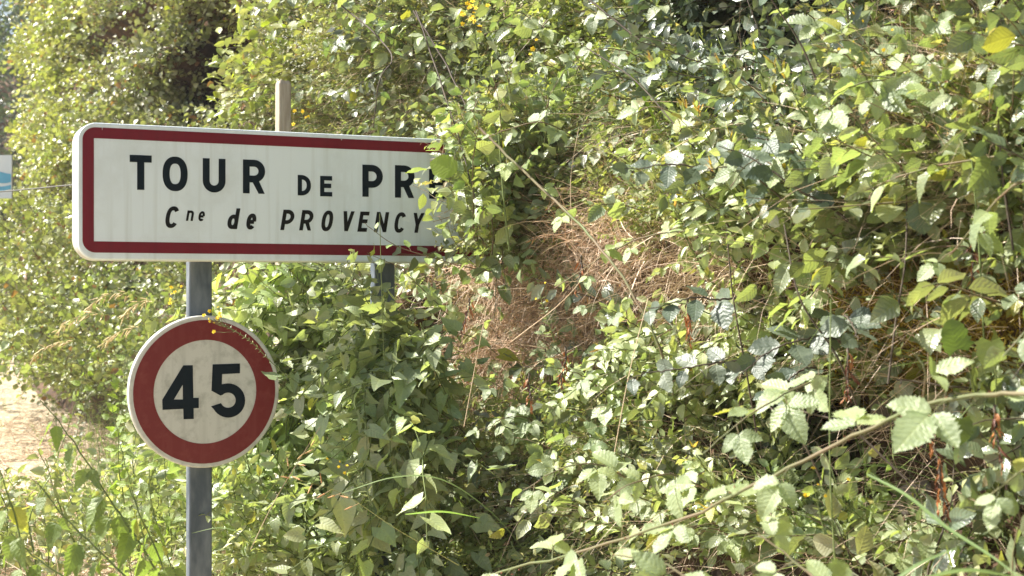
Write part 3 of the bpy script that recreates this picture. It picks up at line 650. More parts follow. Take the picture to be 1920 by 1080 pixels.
def arc(cx, cy, rx, ry, a0, a1, n=16, e=2.0):
    o = []
    for i in range(n + 1):
        a = R(a0 + (a1 - a0) * i / n); c, s = math.cos(a), math.sin(a)
        o.append((cx + rx * math.copysign(abs(c) ** (2 / e), c), cy + ry * math.copysign(abs(s) ** (2 / e), s)))
    return o
def glyph(ch, w, h, s):
    a = s / 2; m = w / 2
    if ch == 'T': return [[(0, h - a), (w, h - a)], [(m, h - a), (m, 0)]]
    if ch == 'O': return [arc(m, h / 2, m - a, h / 2 - a, 0, 360, 40, 2.35)]
    if ch == 'U': return [[(a, h), (a, m)] + arc(m, m, m - a, m - a, 180, 360, 16)[1:] + [(w - a, h)]]
    if ch in 'RP':
        hm = h * (.43 if ch == 'R' else .39); rb = (h - a - hm) / 2
        o = [[(a, 0), (a, h)], [(a, h - a), (w - a - rb, h - a)] + arc(w - a - rb, hm + rb, rb, rb, 90, -90, 14)[1:] + [(a, hm)]]
        if ch == 'R': o.append([(m * .98, hm + a * .4), (w - a * 1.05, -a * .6)])
        return o
    if ch == 'D': rb = min(w * .62, h / 2 - a); return [[(a, 0), (a, h)], [(a, h - a), (w - a - rb, h - a)] + arc(w - a - rb, h / 2, rb, h / 2 - a, 90, -90, 18, 2.2)[1:] + [(a, a)]]
    if ch in 'EÉ':
        o = [[(a, 0), (a, h)], [(a, h - a), (w, h - a)], [(a, h * .52), (w * .92, h * .52)], [(a, a), (w, a)]]
        return o
    if ch == 'C': return [arc(m, h / 2, m - a, h / 2 - a, 38, 322, 30, 2.35)]
    if ch == 'V': return [[(a, h + a), (m, 0)], [(m, 0), (w - a, h + a)]]
    if ch == 'N': return [[(a, 0), (a, h)], [(w - a, 0), (w - a, h)], [(a, h), (w - a, 0)]]
    if ch == 'Y': return [[(a, h + a), (m, h * .42)], [(m, h * .42), (w - a, h + a)], [(m, h * .5), (m, 0)]]
    if ch == 'n': rr = m - a; return [[(a, 0), (a, h)], [(a, h - a - rr)] + arc(m, h - a - rr, rr, rr, 180, 0, 12)[1:] + [(w - a, 0)]]
    if ch == 'e': return [arc(m, h / 2, m - a, h / 2 - a, 0, 315, 28, 2.2), [(a, h * .48), (w - a, h * .48)]]
    if ch == 'd': xh = h * .70; return [[(w - a, 0), (w - a, h)], arc(m, xh / 2, m - a, xh / 2 - a, 0, 360, 30, 2.2)]
def ribbon(P, s):
    P = [np.array(p, float) for p in P]; Q = [P[0]]
    for p in P[1:]:
        if np.linalg.norm(p - Q[-1]) > 1e-5: Q.append(p)
    P = np.array(Q); closed = np.linalg.norm(P[0] - P[-1]) < s * .05 and len(P) > 8
    T = np.diff(P, axis=0); T /= np.linalg.norm(T, axis=1)[:, None]; L_ = []; n = len(P)
    for i in range(n):
        if closed and i in (0, n - 1): t0, t1 = T[-1], T[0]
        else: t0, t1 = T[max(i - 1, 0)], T[min(i, n - 2)]
        t = (t0 + t1); t /= np.linalg.norm(t); c = max(.5, float(np.dot(t, t1))); nn = np.array([-t[1], t[0]]) * (s / 2) / c; L_.append((P[i] + nn, P[i] - nn))
    return np.array(L_)
def letter(ch, bx0, by0, bx1, by1, stroke, italic=0.0, mat='ink', accent=False):
    cx = (bx0 + bx1) / 2; s0, _ = splane(bx0, 0); s1, _ = splane(bx1, 0); _, zt = splane(cx, by0); _, zb = splane(cx, by1)
    h = zt - zb; w_ = (s1 - s0) - h * italic; mb = MB()
    for k, st in enumerate(glyph(ch, w_, h, stroke)):
        V = ribbon(st, stroke); V[..., 1] = np.clip(V[..., 1], 0, h); n = len(V)
        P = V.reshape(-1, 2); X = s0 + P[:, 0] + P[:, 1] * italic; y = np.full(len(P), -.0009 - .00012 * k)
        i = np.arange(n - 1) * 2; mb.add(np.stack([X, y, zb + P[:, 1]], 1), np.stack([i, i + 1, i + 3, i + 2], 1))
    if accent:
        X = s0 + w_ * .35; mb.add([(X, -.0009, zt + .006), (X + .016, -.0009, zt + .006), (X + .032, -.0009, zt + .026), (X + .014, -.0009, zt + .026)], [(0, 1, 2, 3)])
    return mb.build('letter', MS[mat], sign, smooth=False)
SB = .0205
for a in (('T', 243, 291, 284.3, 356), ('O', 304.7, 293.7, 351.7, 358.5), ('U', 380, 297.3, 422.7, 361), ('R', 455.3, 299.7, 497, 363),
          ('P', 679.3, 309.3, 717.6, 369.3), ('R', 740.3, 310.3, 777, 371), ('É', 804.3, 312.3, 837, 373), ):
    letter(*a, SB, accent=a[0] == 'É')
for a in (('D', 558, 328.3, 582.9, 366.7), ('E', 600, 330, 622.6, 368.3)): letter(*a, .0135)
IT = .165
for a in (('C', 307.3, 386.8, 338.6, 427.6), ('d', 424.4, 390.5, 450.6, 429.6), ('e', 459.7, 400.3, 482.5, 430.5), ('P', 525.3, 393.3, 553.8, 431.6), ('R', 560.6, 394, 589.4, 432.2),
          ('O', 600, 394.7, 627, 433.6), ('V', 638, 396, 665, 433.8), ('E', 669.7, 396.7, 693, 434.6), ('N', 700.8, 397.5, 729.6, 435.2), ('C', 737, 398, 763.5, 436.5), ('Y', 769.5, 399.2, 796, 436.6)):
    letter(*a, .0118, IT, 'ink2')
for a in (('n', 348.3, 394.7, 364.5, 414.3), ('e', 370.6, 396, 385.4, 414.8)): letter(*a, .0068, IT, 'ink2')

for cx, cy, w_, h_ in ((191.5, 241.5, 1.0, 5), (283, 242, 4.5, 2), (640, 262, 2, 1.5)):
    (s0, z0), (s1, z1) = splane(cx - w_ / 2, cy - h_ / 2), splane(cx + w_ / 2, cy + h_ / 2); mb = MB()
    mb.add([(s0, -.0012, z0), (s1, -.0012, z0), (s1 - .0003, -.0012, z1), (s0 + .0006, -.0012, z1)], [(0, 1, 2, 3)]); mb.build('paint_chip', MS['white'], sign, smooth=False)
def post(parent, s, z0, z1, wd=.070, dp=.042, y=.078, tilt=0.0):
    mb = MB(); a = rrect(-wd / 2, wd / 2, 0, dp, .006, 4)
    n = len(a); V = np.concatenate([np.stack([a[:, 0] + s + tilt * z0, a[:, 1] + y, np.full(n, z0)], 1), np.stack([a[:, 0] + s + tilt * z1, a[:, 1] + y, np.full(n, z1)], 1)])
    i = np.arange(n); j = (i + 1) % n; mb.add(V, np.stack([i, j, n + j, n + i], 1))
    B = V[n:] * .001 + V[n:].mean(0) * .999; mb.add(np.concatenate([V[n:], B]), np.stack([i, j, n + j, n + i], 1))
    return mb.build('post', MT['steel'], parent, smooth=False)
post(sign, .006, -.3, zT - .05); post(sign, .592, -.3, zT - .05)
for s in (.006, .592):
    for z in (zT - .11, zB + .10):
        mb = MB(); mb.add(*box(s - .055, s + .055, .0755, .0775, z - .015, z + .015)); mb.add(*box(s - .044, s + .044, .1205, .125, z - .015, z + .015)); mb.build('clamp', MT['steel'], sign, smooth=False)

# speed limit disc, clamped to the nearer post
cs, cz = splane(385.5, 734.5); YD = .045
disc = empty('speed_limit_sign', (X0 + cs * CT, Z0 + cs * ST, cz), 'round red ringed white 45 speed limit sign on the grey post below the town sign', 'road sign', rz=TH)
def circ(r_, n=72): a = np.arange(n) / n * 2 * math.pi; return np.stack([r_ * np.cos(a), r_ * np.sin(a)], 1)
mb = MB(); RO = .2235
for (ra, ya, rb, yb) in ((.0002, 0, RO - .0045, 0), (RO - .0045, 0, RO - .0015, .0015), (RO - .0015, .0015, RO, .0045), (RO, .0045, RO, .024), (RO, .024, RO - .004, .026), (RO - .004, .026, RO - .02, .026), (RO - .02, .026, RO - .022, .004), (RO - .022, .004, .0002, .004)):
    ring(mb, circ(ra), ya, circ(rb), yb)
dd = mb.build('disc', MS['disc_white'], disc)
mb = MB(); ring(mb, circ(.1520), -.0009, circ(.2105), -.0009); mb.build('ring', MS['disc_red'], disc, smooth=False)
def dpt(x, y):
    px, py = 230 + x / 3.175, 560 + y / 3.175; s, z = splane(px, py); return s - cs, z - cz
def poly_obj(name, loops, y, mat, parent, th=.0):
    from mathutils.geometry import tessellate_polygon
    L_ = [[Vector((p[0], p[1], 0)) for p in lp] for lp in loops]; tris = tessellate_polygon(L_)
    V = [(p.x, y, p.y) for lp in L_ for p in lp]; me = bpy.data.meshes.new(name); me.from_pydata(V, [], [tuple(t) for t in tris]); me.materials.append(mat); me.update()
    return link(name, me, parent)
four = [(360, 397), (417, 396), (421, 590), (453, 590), (453, 651), (422, 652), (423, 716), (362, 718), (360, 656), (237, 662), (235, 602)]
fh = [(357, 513), (305, 600), (358, 600)]
poly_obj('digit', [[dpt(*p) for p in four], [dpt(*p) for p in fh]], -.0009, MS['ink'], disc)
five = [(535, 391), (698, 386), (698, 444), (592, 449), (590, 509)]
five += [(628 + 101 * math.cos(R(a)), 606 + 102 * math.sin(R(a))) for a in range(-100, 160, 10)]
five += [(525, 641), (583, 622)] + [(627 + 45 * math.cos(R(a)), 604 + 45 * math.sin(R(a))) for a in range(155, -145, -10)] + [(582, 577), (528, 548)]
poly_obj('digit', [[dpt(*p) for p in five]], -.0009, MS['ink'], disc)
for z_ in (-.10, .07):
    mb = MB(); mb.add(*box(-.05, .05, .0265, .031, z_, z_ + .03)); mb.build('bracket', MT['steel'], disc, smooth=False)
disc.location = (X0 + cs * CT - YD * 0 , Z0 + cs * ST, cz)
# the disc's face stands proud of the box's plane by the clamp depth: move it with its post contact
off = .078 - .032
# keep its image place: slide along the view ray while moving back by off
vn = np.array([-ST, CT, 0]) * off; base = np.array([X0 + cs * CT, Z0 + cs * ST, cz]); ray = unit(base - np.array([0, 0, CAM_H]))
t_ = np.dot(vn, [-ST, CT, 0]) / np.dot(ray, [-ST, CT, 0]); k_ = base + ray * t_
disc.location = tuple(k_); sc_k = np.linalg.norm(k_ - [0, 0, CAM_H]) / np.linalg.norm(base - [0, 0, CAM_H]); disc.scale = (sc_k, 1, sc_k)

# ------------------------------------------------------------------ stake, wire, far panel
def wood_post(name, px, py, D, wd, label, cat, tilt=(0, 0), z0=-.2, chamfer=.25, grp=None):
    p = at(px, py, D); e = empty(name, (p[0], p[1], 0), label, cat, grp, rz=R(28))
    mb = MB(); h = p[2]; rows = []
    for z, s in ((z0, 1), (h * .5, 1.0), (h - .012, 1), (h, .82)):
        a = rrect(-wd / 2 * s, wd / 2 * s, -wd / 2 * s, wd / 2 * s, wd * .12, 3); rows.append(np.stack([a[:, 0] + tilt[0] * z, a[:, 1] + tilt[1] * z, np.full(len(a), z)], 1))
    n = len(rows[0])
    for A, B in zip(rows, rows[1:]): i = np.arange(n); j = (i + 1) % n; mb.add(np.concatenate([A, B]), np.stack([i, j, n + j, n + i], 1))
    A = rows[-1]; B = A * .001 + A.mean(0) * .999; i = np.arange(n); j = (i + 1) % n; mb.add(np.concatenate([A, B]), np.stack([i, j, n + j, n + i], 1))
    mb.build('shaft', MT['wood'], e, smooth=False); return e
DST = 5.25
wood_post('fence_stake', 531, 152, DST, .046, 'weathered square timber stake standing behind the town sign, its top showing', 'fence post')
P = smooth_path([at(531, 300, DST + .01), at(330, 335, 5.6), at(135, 347, 6.0), at(60, 354, 6.2), at(-60, 362, 6.6), at(-500, 380, 8)], 6)
mb = MB(); mb.add(*tube(P, .0030, .0030, 5)); o = mb.build('fence_wire', MT['wire']); tag(o, 'single strand of fence wire running past the rounded end of the town sign', 'wire')
pe = at(-30, 330, 9.0); pan2 = empty('information_panel', (pe[0], pe[1], 0), 'pale blue and white panel standing far beyond the wire, half out of view', 'sign')
def pw(px, py): p = at(px, py, 9.0); return p[0] - pe[0], p[2]
mw = plain_mat('panel white', (.62, .68, .70), (.55, .62, .66), 8, rough=.4); mblue = plain_mat('panel blue', (.10, .33, .50), (.14, .42, .58), 6, rough=.4); mgrey = plain_mat('panel post', (.12, .1, .08), (.2, .17, .13), 12)
x0, z0 = pw(-130, 372); x1, z1 = pw(23, 291)
mb = MB(); mb.add(*box(x0, x1, -.01, .012, z0, z1)); mb.build('board', mw, pan2, smooth=False)
for (ya, yb, ph) in ((322, 340, 0), (345, 358, 1.5)):
    mb = MB(); xs = np.linspace(x0 + .01, x1 - .004, 24); px_ = np.linspace(-126, 21, 24)
    zt = np.array([pw(0, ya + 5 * math.sin(q * .06 + ph))[1] for q in px_]); zb = np.array([pw(0, yb + 4 * math.sin(q * .08 + ph + 1))[1] for q in px_])
    V = np.concatenate([np.stack([xs, np.full(24, -.0125), zt], 1), np.stack([xs, np.full(24, -.0125), zb], 1)]); i = np.arange(23)
    mb.add(V, np.stack([i + 24, i + 25, i + 1, i], 1)); mb.build('blue_wave', mblue, pan2, smooth=False)
for xx in (x0 + .06, x0 + .16):
    mb = MB(); mb.add(*box(xx - .03, xx + .03, .0125, .07, -.2, z1 - .02)); mb.build('post', mgrey, pan2, smooth=False)

# far tree past the end of the hedge
TRr = np.random.default_rng(77)
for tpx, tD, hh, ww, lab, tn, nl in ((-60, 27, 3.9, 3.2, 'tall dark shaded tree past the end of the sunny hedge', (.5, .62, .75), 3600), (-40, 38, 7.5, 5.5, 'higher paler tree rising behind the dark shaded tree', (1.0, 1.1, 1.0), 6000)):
    ft = at(tpx, 560, tD); tre = empty('tree', (ft[0], ft[1], 0), lab, 'tree', 'trees past the hedge'); mb = MB()
    mb.add(*tube(smooth_path([(0, 0, -.2), (.1, 0, hh * .5), (-.1, .2, hh * 1.1), (.1, 0, hh * 1.7)], 4), .25, .08, 8))
    for k in range(7):
        a = TRr.uniform(0, 6.28); z = TRr.uniform(.4, 1.3) * hh; mb.add(*tube(smooth_path([(0, 0, z), (math.cos(a), math.sin(a), z + .8), (2 * math.cos(a), 2 * math.sin(a), z + 1.2)], 4), .07, .02, 5))
    mb.build('trunk', MT['stem_d'], tre)
    mb = MB(); q = TRr.normal(0, 1, (nl, 3)); q /= np.linalg.norm(q, axis=1)[:, None]; rad = TRr.uniform(.5, 1, (nl, 1)) ** .5
    q = q * rad * np.array([ww, ww * .8, hh]) * (1 + .25 * np.sin(q[:, :1] * 5) * np.cos(q[:, 2:] * 6)) + np.array([0, 0, hh])
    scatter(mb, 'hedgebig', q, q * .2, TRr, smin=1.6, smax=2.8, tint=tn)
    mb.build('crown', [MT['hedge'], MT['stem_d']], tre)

# ------------------------------------------------------------------ plants with their own leaves
PLANTS = []
def put_leaf(root, rp, key, base, axis, hint, size, tint, r, wide=1.0):
    ms = LEAFMESH[key]; o = bpy.data.objects.new('leaf', ms[int(r.integers(0, len(ms)))]); C.objects.link(o); o.parent = root
    Mx = frame(axis, hint) * size; Mx[:, 0] *= wide * (1 if r.random() < .5 else 1)
    T = np.eye(4); T[:3, :3] = Mx; T[:3, 3] = np.asarray(base) - rp
    o.matrix_basis = Matrix(T.tolist()); o.color = (*[float(c) for c in tint], 1)
    return o

STM = {'brier': 'stem_r', 'dark': 'stem_d', 'light': 'stem_g', 'bind': 'stem_g', 'nettle': 'stem_g', 'hazel': 'stem_d'}
def make_plant(name, label, cat, group, path, r, key, size, step, arr='alt', tint=(1, 1, 1), r0=.003, r1=.001, stem=None, pet=.02, hint=(-.2, -.75, .65), hj=.42,
               start=.12, droop=.35, tips=0, thorns=False, tri=0, smoothk=5, spread=1.0, maxn=60, flowers=0, nrm=None, leaf_scale_tip=.6, toward=None):
    P = smooth_path(path, smoothk); P[1:-1] += r.normal(0, r0 * .35, (len(P) - 2, 3)); rp = P[0].copy(); root = empty(name, rp, label, cat, group)
    seg = np.linalg.norm(np.diff(P, axis=0), axis=1); cum = np.concatenate([[0], np.cumsum(seg)]); Lt = cum[-1]
    mb = MB(); V, Q, U = tube(P - rp, r0, r1, 6); mb.add(V, Q, U, mi=0)
    s = Lt * start; side = 1; cnt = 0; ph = r.uniform(0, 6.28)
    while s < Lt * .985 and cnt < maxn:
        k = min(np.searchsorted(cum, s) - 1, len(P) - 2); p = P[k] + (P[k + 1] - P[k]) * ((s - cum[k]) / (seg[k] + 1e-9)); ax = unit(P[k + 1] - P[k])
        sd = unit(np.cross(ax, np.array([0, -.6, .8]) if abs(ax[2]) < .8 else np.array([0, -1, 0.2])))
        f = s / Lt; sz = size * r.uniform(.75, 1.2) * (1 - (1 - leaf_scale_tip) * f ** 2)
        if arr == 'dec':
            ph += math.pi / 2; u2 = unit(np.cross(ax, sd)); dirs = [sd * math.cos(ph) + u2 * math.sin(ph)]; dirs.append(-dirs[0])
        elif arr == 'opp': dirs = [sd, -sd]
        elif arr == 'spiral': ph += 2.4; u2 = unit(np.cross(ax, sd)); dirs = [sd * math.cos(ph) + u2 * math.sin(ph)]
        else: dirs = [sd * side]; side = -side
        for d in dirs:
            a = unit(ax * r.uniform(.25, .8) + d * spread + np.array([0, -.2, -droop]) + r.normal(0, .2, 3))
            h = np.array(hint, float) + r.normal(0, hj, 3); pl = pet * r.uniform(.6, 1.3)
            q = p + a * pl; mid = p + a * pl * .5 + np.array([0, 0, pl * .08])
            mb.add(*tube(np.array([p, mid, q]) - rp, min(r1, .0012), .0006, 4), mi=0)
            if tri:
                for j in range(tri):
                    an = (j - (tri - 1) / 2) * (1.15 if tri == 3 else .75); fr = frame(a, h); aa = unit(fr[:, 1] * math.cos(an) + fr[:, 0] * math.sin(an))
                    big = 1.15 if j == (tri - 1) / 2 else .9
                    q2 = q + aa * sz * (.16 if big > 1 else .03)
                    put_leaf(root, rp, key, q2, aa + np.array([0, 0, -.12]), h + r.normal(0, .15, 3), sz * big, tint, r); cnt += 1
            else: put_leaf(root, rp, key, q, a, h, sz, tint, r); cnt += 1
        if thorns:
            for _ in range(2):
                sp = p + ax * r.uniform(0, step); dv = unit(r.normal(0, 1, 3)); dv = unit(dv - ax * dv.dot(ax)); V, Q, U = tube(np.array([sp + dv * r0 * .6, sp + dv * (r0 + .004) - ax * .002]) - rp, .0016, .0002, 4); mb.add(V, Q, U, mi=1)
        s += step * r.uniform(.75, 1.25)
    if tips:
        ax = unit(P[-1] - P[-2])
        for j in range(tips):
            a = unit(ax * 1.1 + unit(r.normal(0, 1, 3)) * .7); put_leaf(root, rp, 'tip' if r.random() < .7 else key, P[-1] - ax * .006 * j * .6, a, r.normal(0, 1, 3), size * r.uniform(.4, .75), (1, 1, 1), r)
    st = link('stem', mb.mesh('stem', [MT[stem or STM.get(key, 'stem_g')], MT['thorn']]), root)
    PLANTS.append((root, P)); return root, P

def grow(p0, d0, L, r, n=7, droop=.5, wander=.18):
    d = unit(d0); P = [np.array(p0, float)]
    for i in range(n):
        P.append(P[-1] + d * L / n); d = unit(d + np.array([0, 0, -droop / n * 1.4]) + r.normal(0, wander, 3) * .6)
    return np.array(P)
ORD = ['first', 'second', 'third', 'fourth', 'fifth', 'sixth', 'seventh', 'eighth', 'ninth', 'tenth', 'eleventh', 'twelfth', 'thirteenth', 'fourteenth', 'fifteenth', 'sixteenth']
def zone_plants(name, cat, group, lab, rect, n, L, key, size, step, r, d0=(0, 0, 1), outw=.8, droop=.5, wander=.2, lift=0, **k):
    """n plants rooted on the bank inside a rectangle; labels count them out from the signs."""
    cols = max(1, int(round(math.sqrt(n * (rect[2] - rect[0]) / max(1, rect[3] - rect[1]))))); rows_ = int(math.ceil(n / cols)); made = []
    cells = [(i, j) for i in range(cols) for j in range(rows_)]; r.shuffle(cells)
    for (i, j) in cells[:n]:
        px = rect[0] + (i + r.uniform(.15, .85)) / cols * (rect[2] - rect[0]); py = rect[1] + (j + r.uniform(.15, .85)) / rows_ * (rect[3] - rect[1])
        P, g_ = march([px], [py]); nm = normal_at(P)[0]; p = P[0] + nm * lift
        path = grow(p, nm * outw + np.array(d0) + r.normal(0, .25, 3), r.uniform(*L), r, droop=droop, wander=wander)
        tn = k.pop('tint', None) if False else k.get('tint', (1, 1, 1)); tn = np.array(tn) * r.uniform(.85, 1.15) * r.uniform(.95, 1.05, 3)
        kk = dict(k); kk['tint'] = tn
        root, PP = make_plant(name, '', cat, group, path, r, key, size * r.uniform(.85, 1.15), step, **kk)
        m = PP.mean(0); made.append((m[0] / m[1], root))
    made.sort(key=lambda t: t[0])
    for i, (_, root) in enumerate(made): root['label'] = lab.format(ORD[i] if n > 1 else '')
PR = np.random.default_rng(99)
# bramble shoots
zone_plants('bramble_shoot', 'bramble', 'bramble shoots above the town sign', '{} bramble shoot from the timber stake, growing above the town sign', (690, 20, 960, 210), 9, (.3, .55), 'brier', .054, .055, PR, tri=3, pet=.03, droop=.7, maxn=27)
zone_plants('bramble_shoot', 'bramble', 'bramble shoots over the centre of the bank', '{} bramble shoot from the sign end, above the dry grass shelf', (940, 20, 1380, 400), 16, (.3, .6), 'brier', .050, .06, PR, tri=3, pet=.03, droop=.7, maxn=24)
zone_plants('bramble_shoot', 'bramble', 'bramble shoots along the dry grass shelf', '{} bramble shoot from the sign end, hanging along the dry grass shelf', (880, 400, 1420, 660), 9, (.22, .4), 'brier', .043, .06, PR, tri=3, pet=.025, droop=.9, maxn=18)
zone_plants('bramble_shoot', 'bramble', 'bramble shoots under the dry grass shelf', '{} bramble shoot from the speed limit sign, below the dry grass shelf', (800, 720, 1330, 1060), 16, (.3, .5), 'brier', .056, .055, PR, tri=3, pet=.03, droop=.8, maxn=24, lift=.05, tint=(1.02, 1.06, .95))
zone_plants('bramble_shoot', 'bramble', 'bramble shoots among withered stalks', '{} bramble shoot from the sign end, among the withered cream stalks', (1600, 100, 1930, 420), 11, (.25, .42), 'brier', .052, .055, PR, tri=3, pet=.03, droop=.8, maxn=24, lift=.05, tint=(1.02, 1.06, .95))
zone_plants('bramble_shoot', 'bramble', 'bramble shoots near the thick thorny cane', '{} shaded bramble shoot from the sign end, below the thick thorny cane', (1420, 995, 1930, 1085), 8, (.22, .35), 'brier', .056, .055, PR, tri=3, pet=.03, droop=.6, maxn=18, tint=(1, 1.05, .85))
# dark elm like shrub
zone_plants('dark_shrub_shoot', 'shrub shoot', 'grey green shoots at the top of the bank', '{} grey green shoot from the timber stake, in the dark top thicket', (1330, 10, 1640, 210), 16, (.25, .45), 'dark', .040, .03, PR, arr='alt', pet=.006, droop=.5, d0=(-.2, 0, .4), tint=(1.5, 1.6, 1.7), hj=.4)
zone_plants('dark_shrub_shoot', 'shrub shoot', 'broad dark leaved shoots in the thicket', '{} broad dark leaved shoot from the sign end, inside the upright thicket', (1480, 380, 1740, 640), 10, (.2, .36), 'dark', .064, .032, PR, arr='alt', pet=.008, droop=.4, d0=(0, 0, .5), maxn=16, lift=.16, tint=(.85, .95, 1))
# upright shoots of the right bush with tips
zone_plants('upright_shoot', 'shrub shoot', 'upright yellow tipped shoots', '{} upright yellow tipped shoot from the sign end, beside the dry grass', (1370, 330, 1720, 560), 16, (.22, .38), 'light', .044, .019, PR, arr='spiral', pet=.004, droop=-.3, d0=(-.15, 0, 1.2), outw=.8, tips=7, maxn=30, tint=(1.0, 1.0, 1.05), wander=.1, spread=.8, lift=.10)
zone_plants('leafy_shoot', 'shrub shoot', 'pale leafy shoots low on the bank', '{} pale leafy shoot from the speed limit sign, in the bright lower thicket', (1230, 560, 1560, 960), 16, (.22, .38), 'light', .048, .027, PR, arr='opp', pet=.005, droop=.5, d0=(-.3, 0, .5), maxn=26, tips=2, lift=.08, tint=(1.15, 1.15, 1.1))
zone_plants('leafy_shoot', 'shrub shoot', 'pale leafy shoots beside the mossy hollow', '{} pale shoot from the sign end, hanging about the mossy hollow', (1560, 540, 1900, 750), 10, (.15, .28), 'lightround', .030, .03, PR, arr='opp', pet=.008, droop=.7, d0=(0, 0, .5), maxn=16, tint=(.8, .85, .7))
# bindweed
zone_plants('bindweed_vine', 'bindweed', 'bindweed vines hanging under the town sign', '{} bindweed vine from the speed limit sign, hanging beneath the town sign', (500, 490, 840, 700), 15, (.35, .6), 'bind', .048, .036, PR, droop=1.6, d0=(0, 0, .1), outw=1.0, pet=.025, lift=.05, hint=(-.15, -.9, .45), maxn=20, spread=.7, r0=.0016, r1=.0008)
zone_plants('bindweed_vine', 'bindweed', 'bindweed vines sprawling by the post foot', '{} bindweed vine from the grey post, sprawling over the weeds', (440, 850, 800, 1080), 14, (.3, .5), 'bind', .046, .034, PR, droop=.6, d0=(.2, 0, .4), outw=.8, pet=.025, hint=(-.1, -.6, .7), maxn=20, r0=.0016, r1=.0008)
zone_plants('bindweed_vine', 'bindweed', 'bindweed vines beside the mossy gap', '{} bindweed vine from the speed limit sign, trailing beside the dark mossy gap', (800, 600, 930, 900), 5, (.3, .45), 'bind', .036, .034, PR, droop=.3, d0=(.3, 0, .9), outw=.5, pet=.015, hint=(-.2, -.9, .3), maxn=14, r0=.0016, r1=.0008)
# sunny twigs in hedge
zone_plants('hedge_twig', 'hedge twig', 'sunny twigs above the town sign', '{} bright yellow green hedge twig, counted towards the timber stake', (430, 0, 590, 190), 11, (.3, .5), 'hazel', .062, .045, PR, droop=.5, d0=(-.3, 0, .3), pet=.01, maxn=16, tint=(1.1, 1.1, .8), hint=(-.3, -.4, .8))
# nettles standing by hedge foot
zone_plants('nettle', 'nettle', 'nettles beside the speed limit sign', '{} nettle beside the speed limit sign, standing before the hedge foot', (30, 600, 350, 820), 0, (.4, .6), 'nettle', .07, .06, PR)

def rooted(name, cat, group, labels, spots, L, key, size, step, r, d0=(0, 0, 1), droop=.2, wander=.1, **k):
    for lab, (px, D, z) in zip(labels, spots):
        p = np.array([(px - 960) / F * D, D, z]); path = grow(p, np.array(d0) + r.normal(0, .15, 3), r.uniform(*L), r, droop=droop, wander=wander)
        make_plant(name, lab, cat, group, path, r, key, size, step, **k)
rooted('nettle', 'nettle', 'nettles before the hedge foot',
       ['nettle with pale leaves close under the rounded end of the town sign', 'nettle leaning beside the rim of the speed limit disc', 'low nettle between the straw and the hedge foot', 'nettle under the bottom rim of the speed limit disc', 'pale nettle beside the foot of the grey post'],
       [(250, 5.2, .1), (215, 5.6, 0), (60, 7.0, .0), (330, 5.0, -.05), (300, 4.7, -.2)], (.75, .95), 'nettle', .062, .05, PR, arr='dec', pet=.015, droop=.2, tint=(1.3, 1.3, 1.0), spread=.8, start=.3)

# explicit canes, canes near the camera first
def cane(name, label, cat, pts, key, size, step, group=None, **k):
    path = [at(*p) for p in pts]; return make_plant(name, label, cat, group, path, PR, key, size, step, **k)
cane('bramble_cane', 'thick green thorny bramble cane arching across the lower bank', 'bramble', [(2050, 742, 2.0), (1925, 738, 2.1), (1850, 740, 2.15), (1740, 757, 2.2), (1640, 800, 2.26), (1530, 852, 2.32), (1400, 917, 2.4), (1290, 970, 2.5), (1100, 1030, 2.7), (930, 1075, 2.9)],
     'brier', .062, .13, r0=.0037, r1=.0022, stem='stem_c', tri=3, pet=.035, thorns=True, droop=.0, start=.06, hint=(-.2, -.6, .8), hj=.2, leaf_scale_tip=.85, tint=(1.02, 1.06, .95), spread=.9)
cane('bramble_cane', 'dark twisted dead cane behind the thick thorny cane', 'bramble', [(1990, 700, 2.9), (1900, 735, 2.85), (1800, 726, 2.8), (1680, 712, 2.8)], 'dead', .02, .3, r0=.003, r1=.0015, stem='stem_d')
cane('bramble_cane', 'thick green cane slanting down across the dry grass', 'bramble', [(900, 240, 3.9), (950, 290, 3.85), (1060, 395, 3.7), (1115, 452, 3.6), (1180, 540, 3.5), (1235, 650, 3.45), (1262, 740, 3.5)], 'brier', .040, .13, r0=.0038, r1=.003, stem='stem_c', tri=3, pet=.03, droop=.6, tint=(1.2, 1.25, .8))
cane('bramble_cane', 'slender reddish sprig crossing the lower border of the town sign', 'bramble', [(930, 510, 4.35), (870, 500, 4.3), (800, 480, 4.22), (745, 462, 4.18), (700, 432, 4.15), (683, 418, 4.15)], 'brier', .040, .06, r0=.0017, r1=.0008, stem='stem_r', pet=.014, droop=.1, maxn=12, hint=(-.1, -.5, .8), tint=(1.15, 1.3, .8))
cane('bramble_cane', 'dark bramble cane crossing the covered end of the town sign', 'bramble', [(780, 20, 4.5), (845, 210, 4.3), (872, 300, 4.2), (890, 370, 4.15), (900, 430, 4.2)], 'brier', .050, .07, r0=.0024, r1=.0018, stem='stem_d', tri=0, pet=.02, droop=.3, hint=(-.2, -.7, .6), tint=(1.1, 1.3, .7), maxn=20)
cane('bramble_cane', 'dark cane slanting down from the top edge above the withered stalks', 'bramble', [(1080, -20, 4.2), (1180, 60, 4.1), (1300, 150, 4.0), (1370, 235, 3.95), (1400, 300, 3.9)], 'brier', .042, .12, r0=.003, r1=.002, stem='stem_d', tri=3, pet=.03)
cane('bramble_cane', 'dark stout cane among the weeds near the timber stake', 'bramble', [(640, 10, 5.3), (700, 60, 5.2), (735, 110, 5.1), (712, 150, 5.1), (700, 240, 5.2)], 'brier', .05, .09, r0=.0035, r1=.002, stem='stem_d', pet=.02, tint=(1, 1.2, .7))
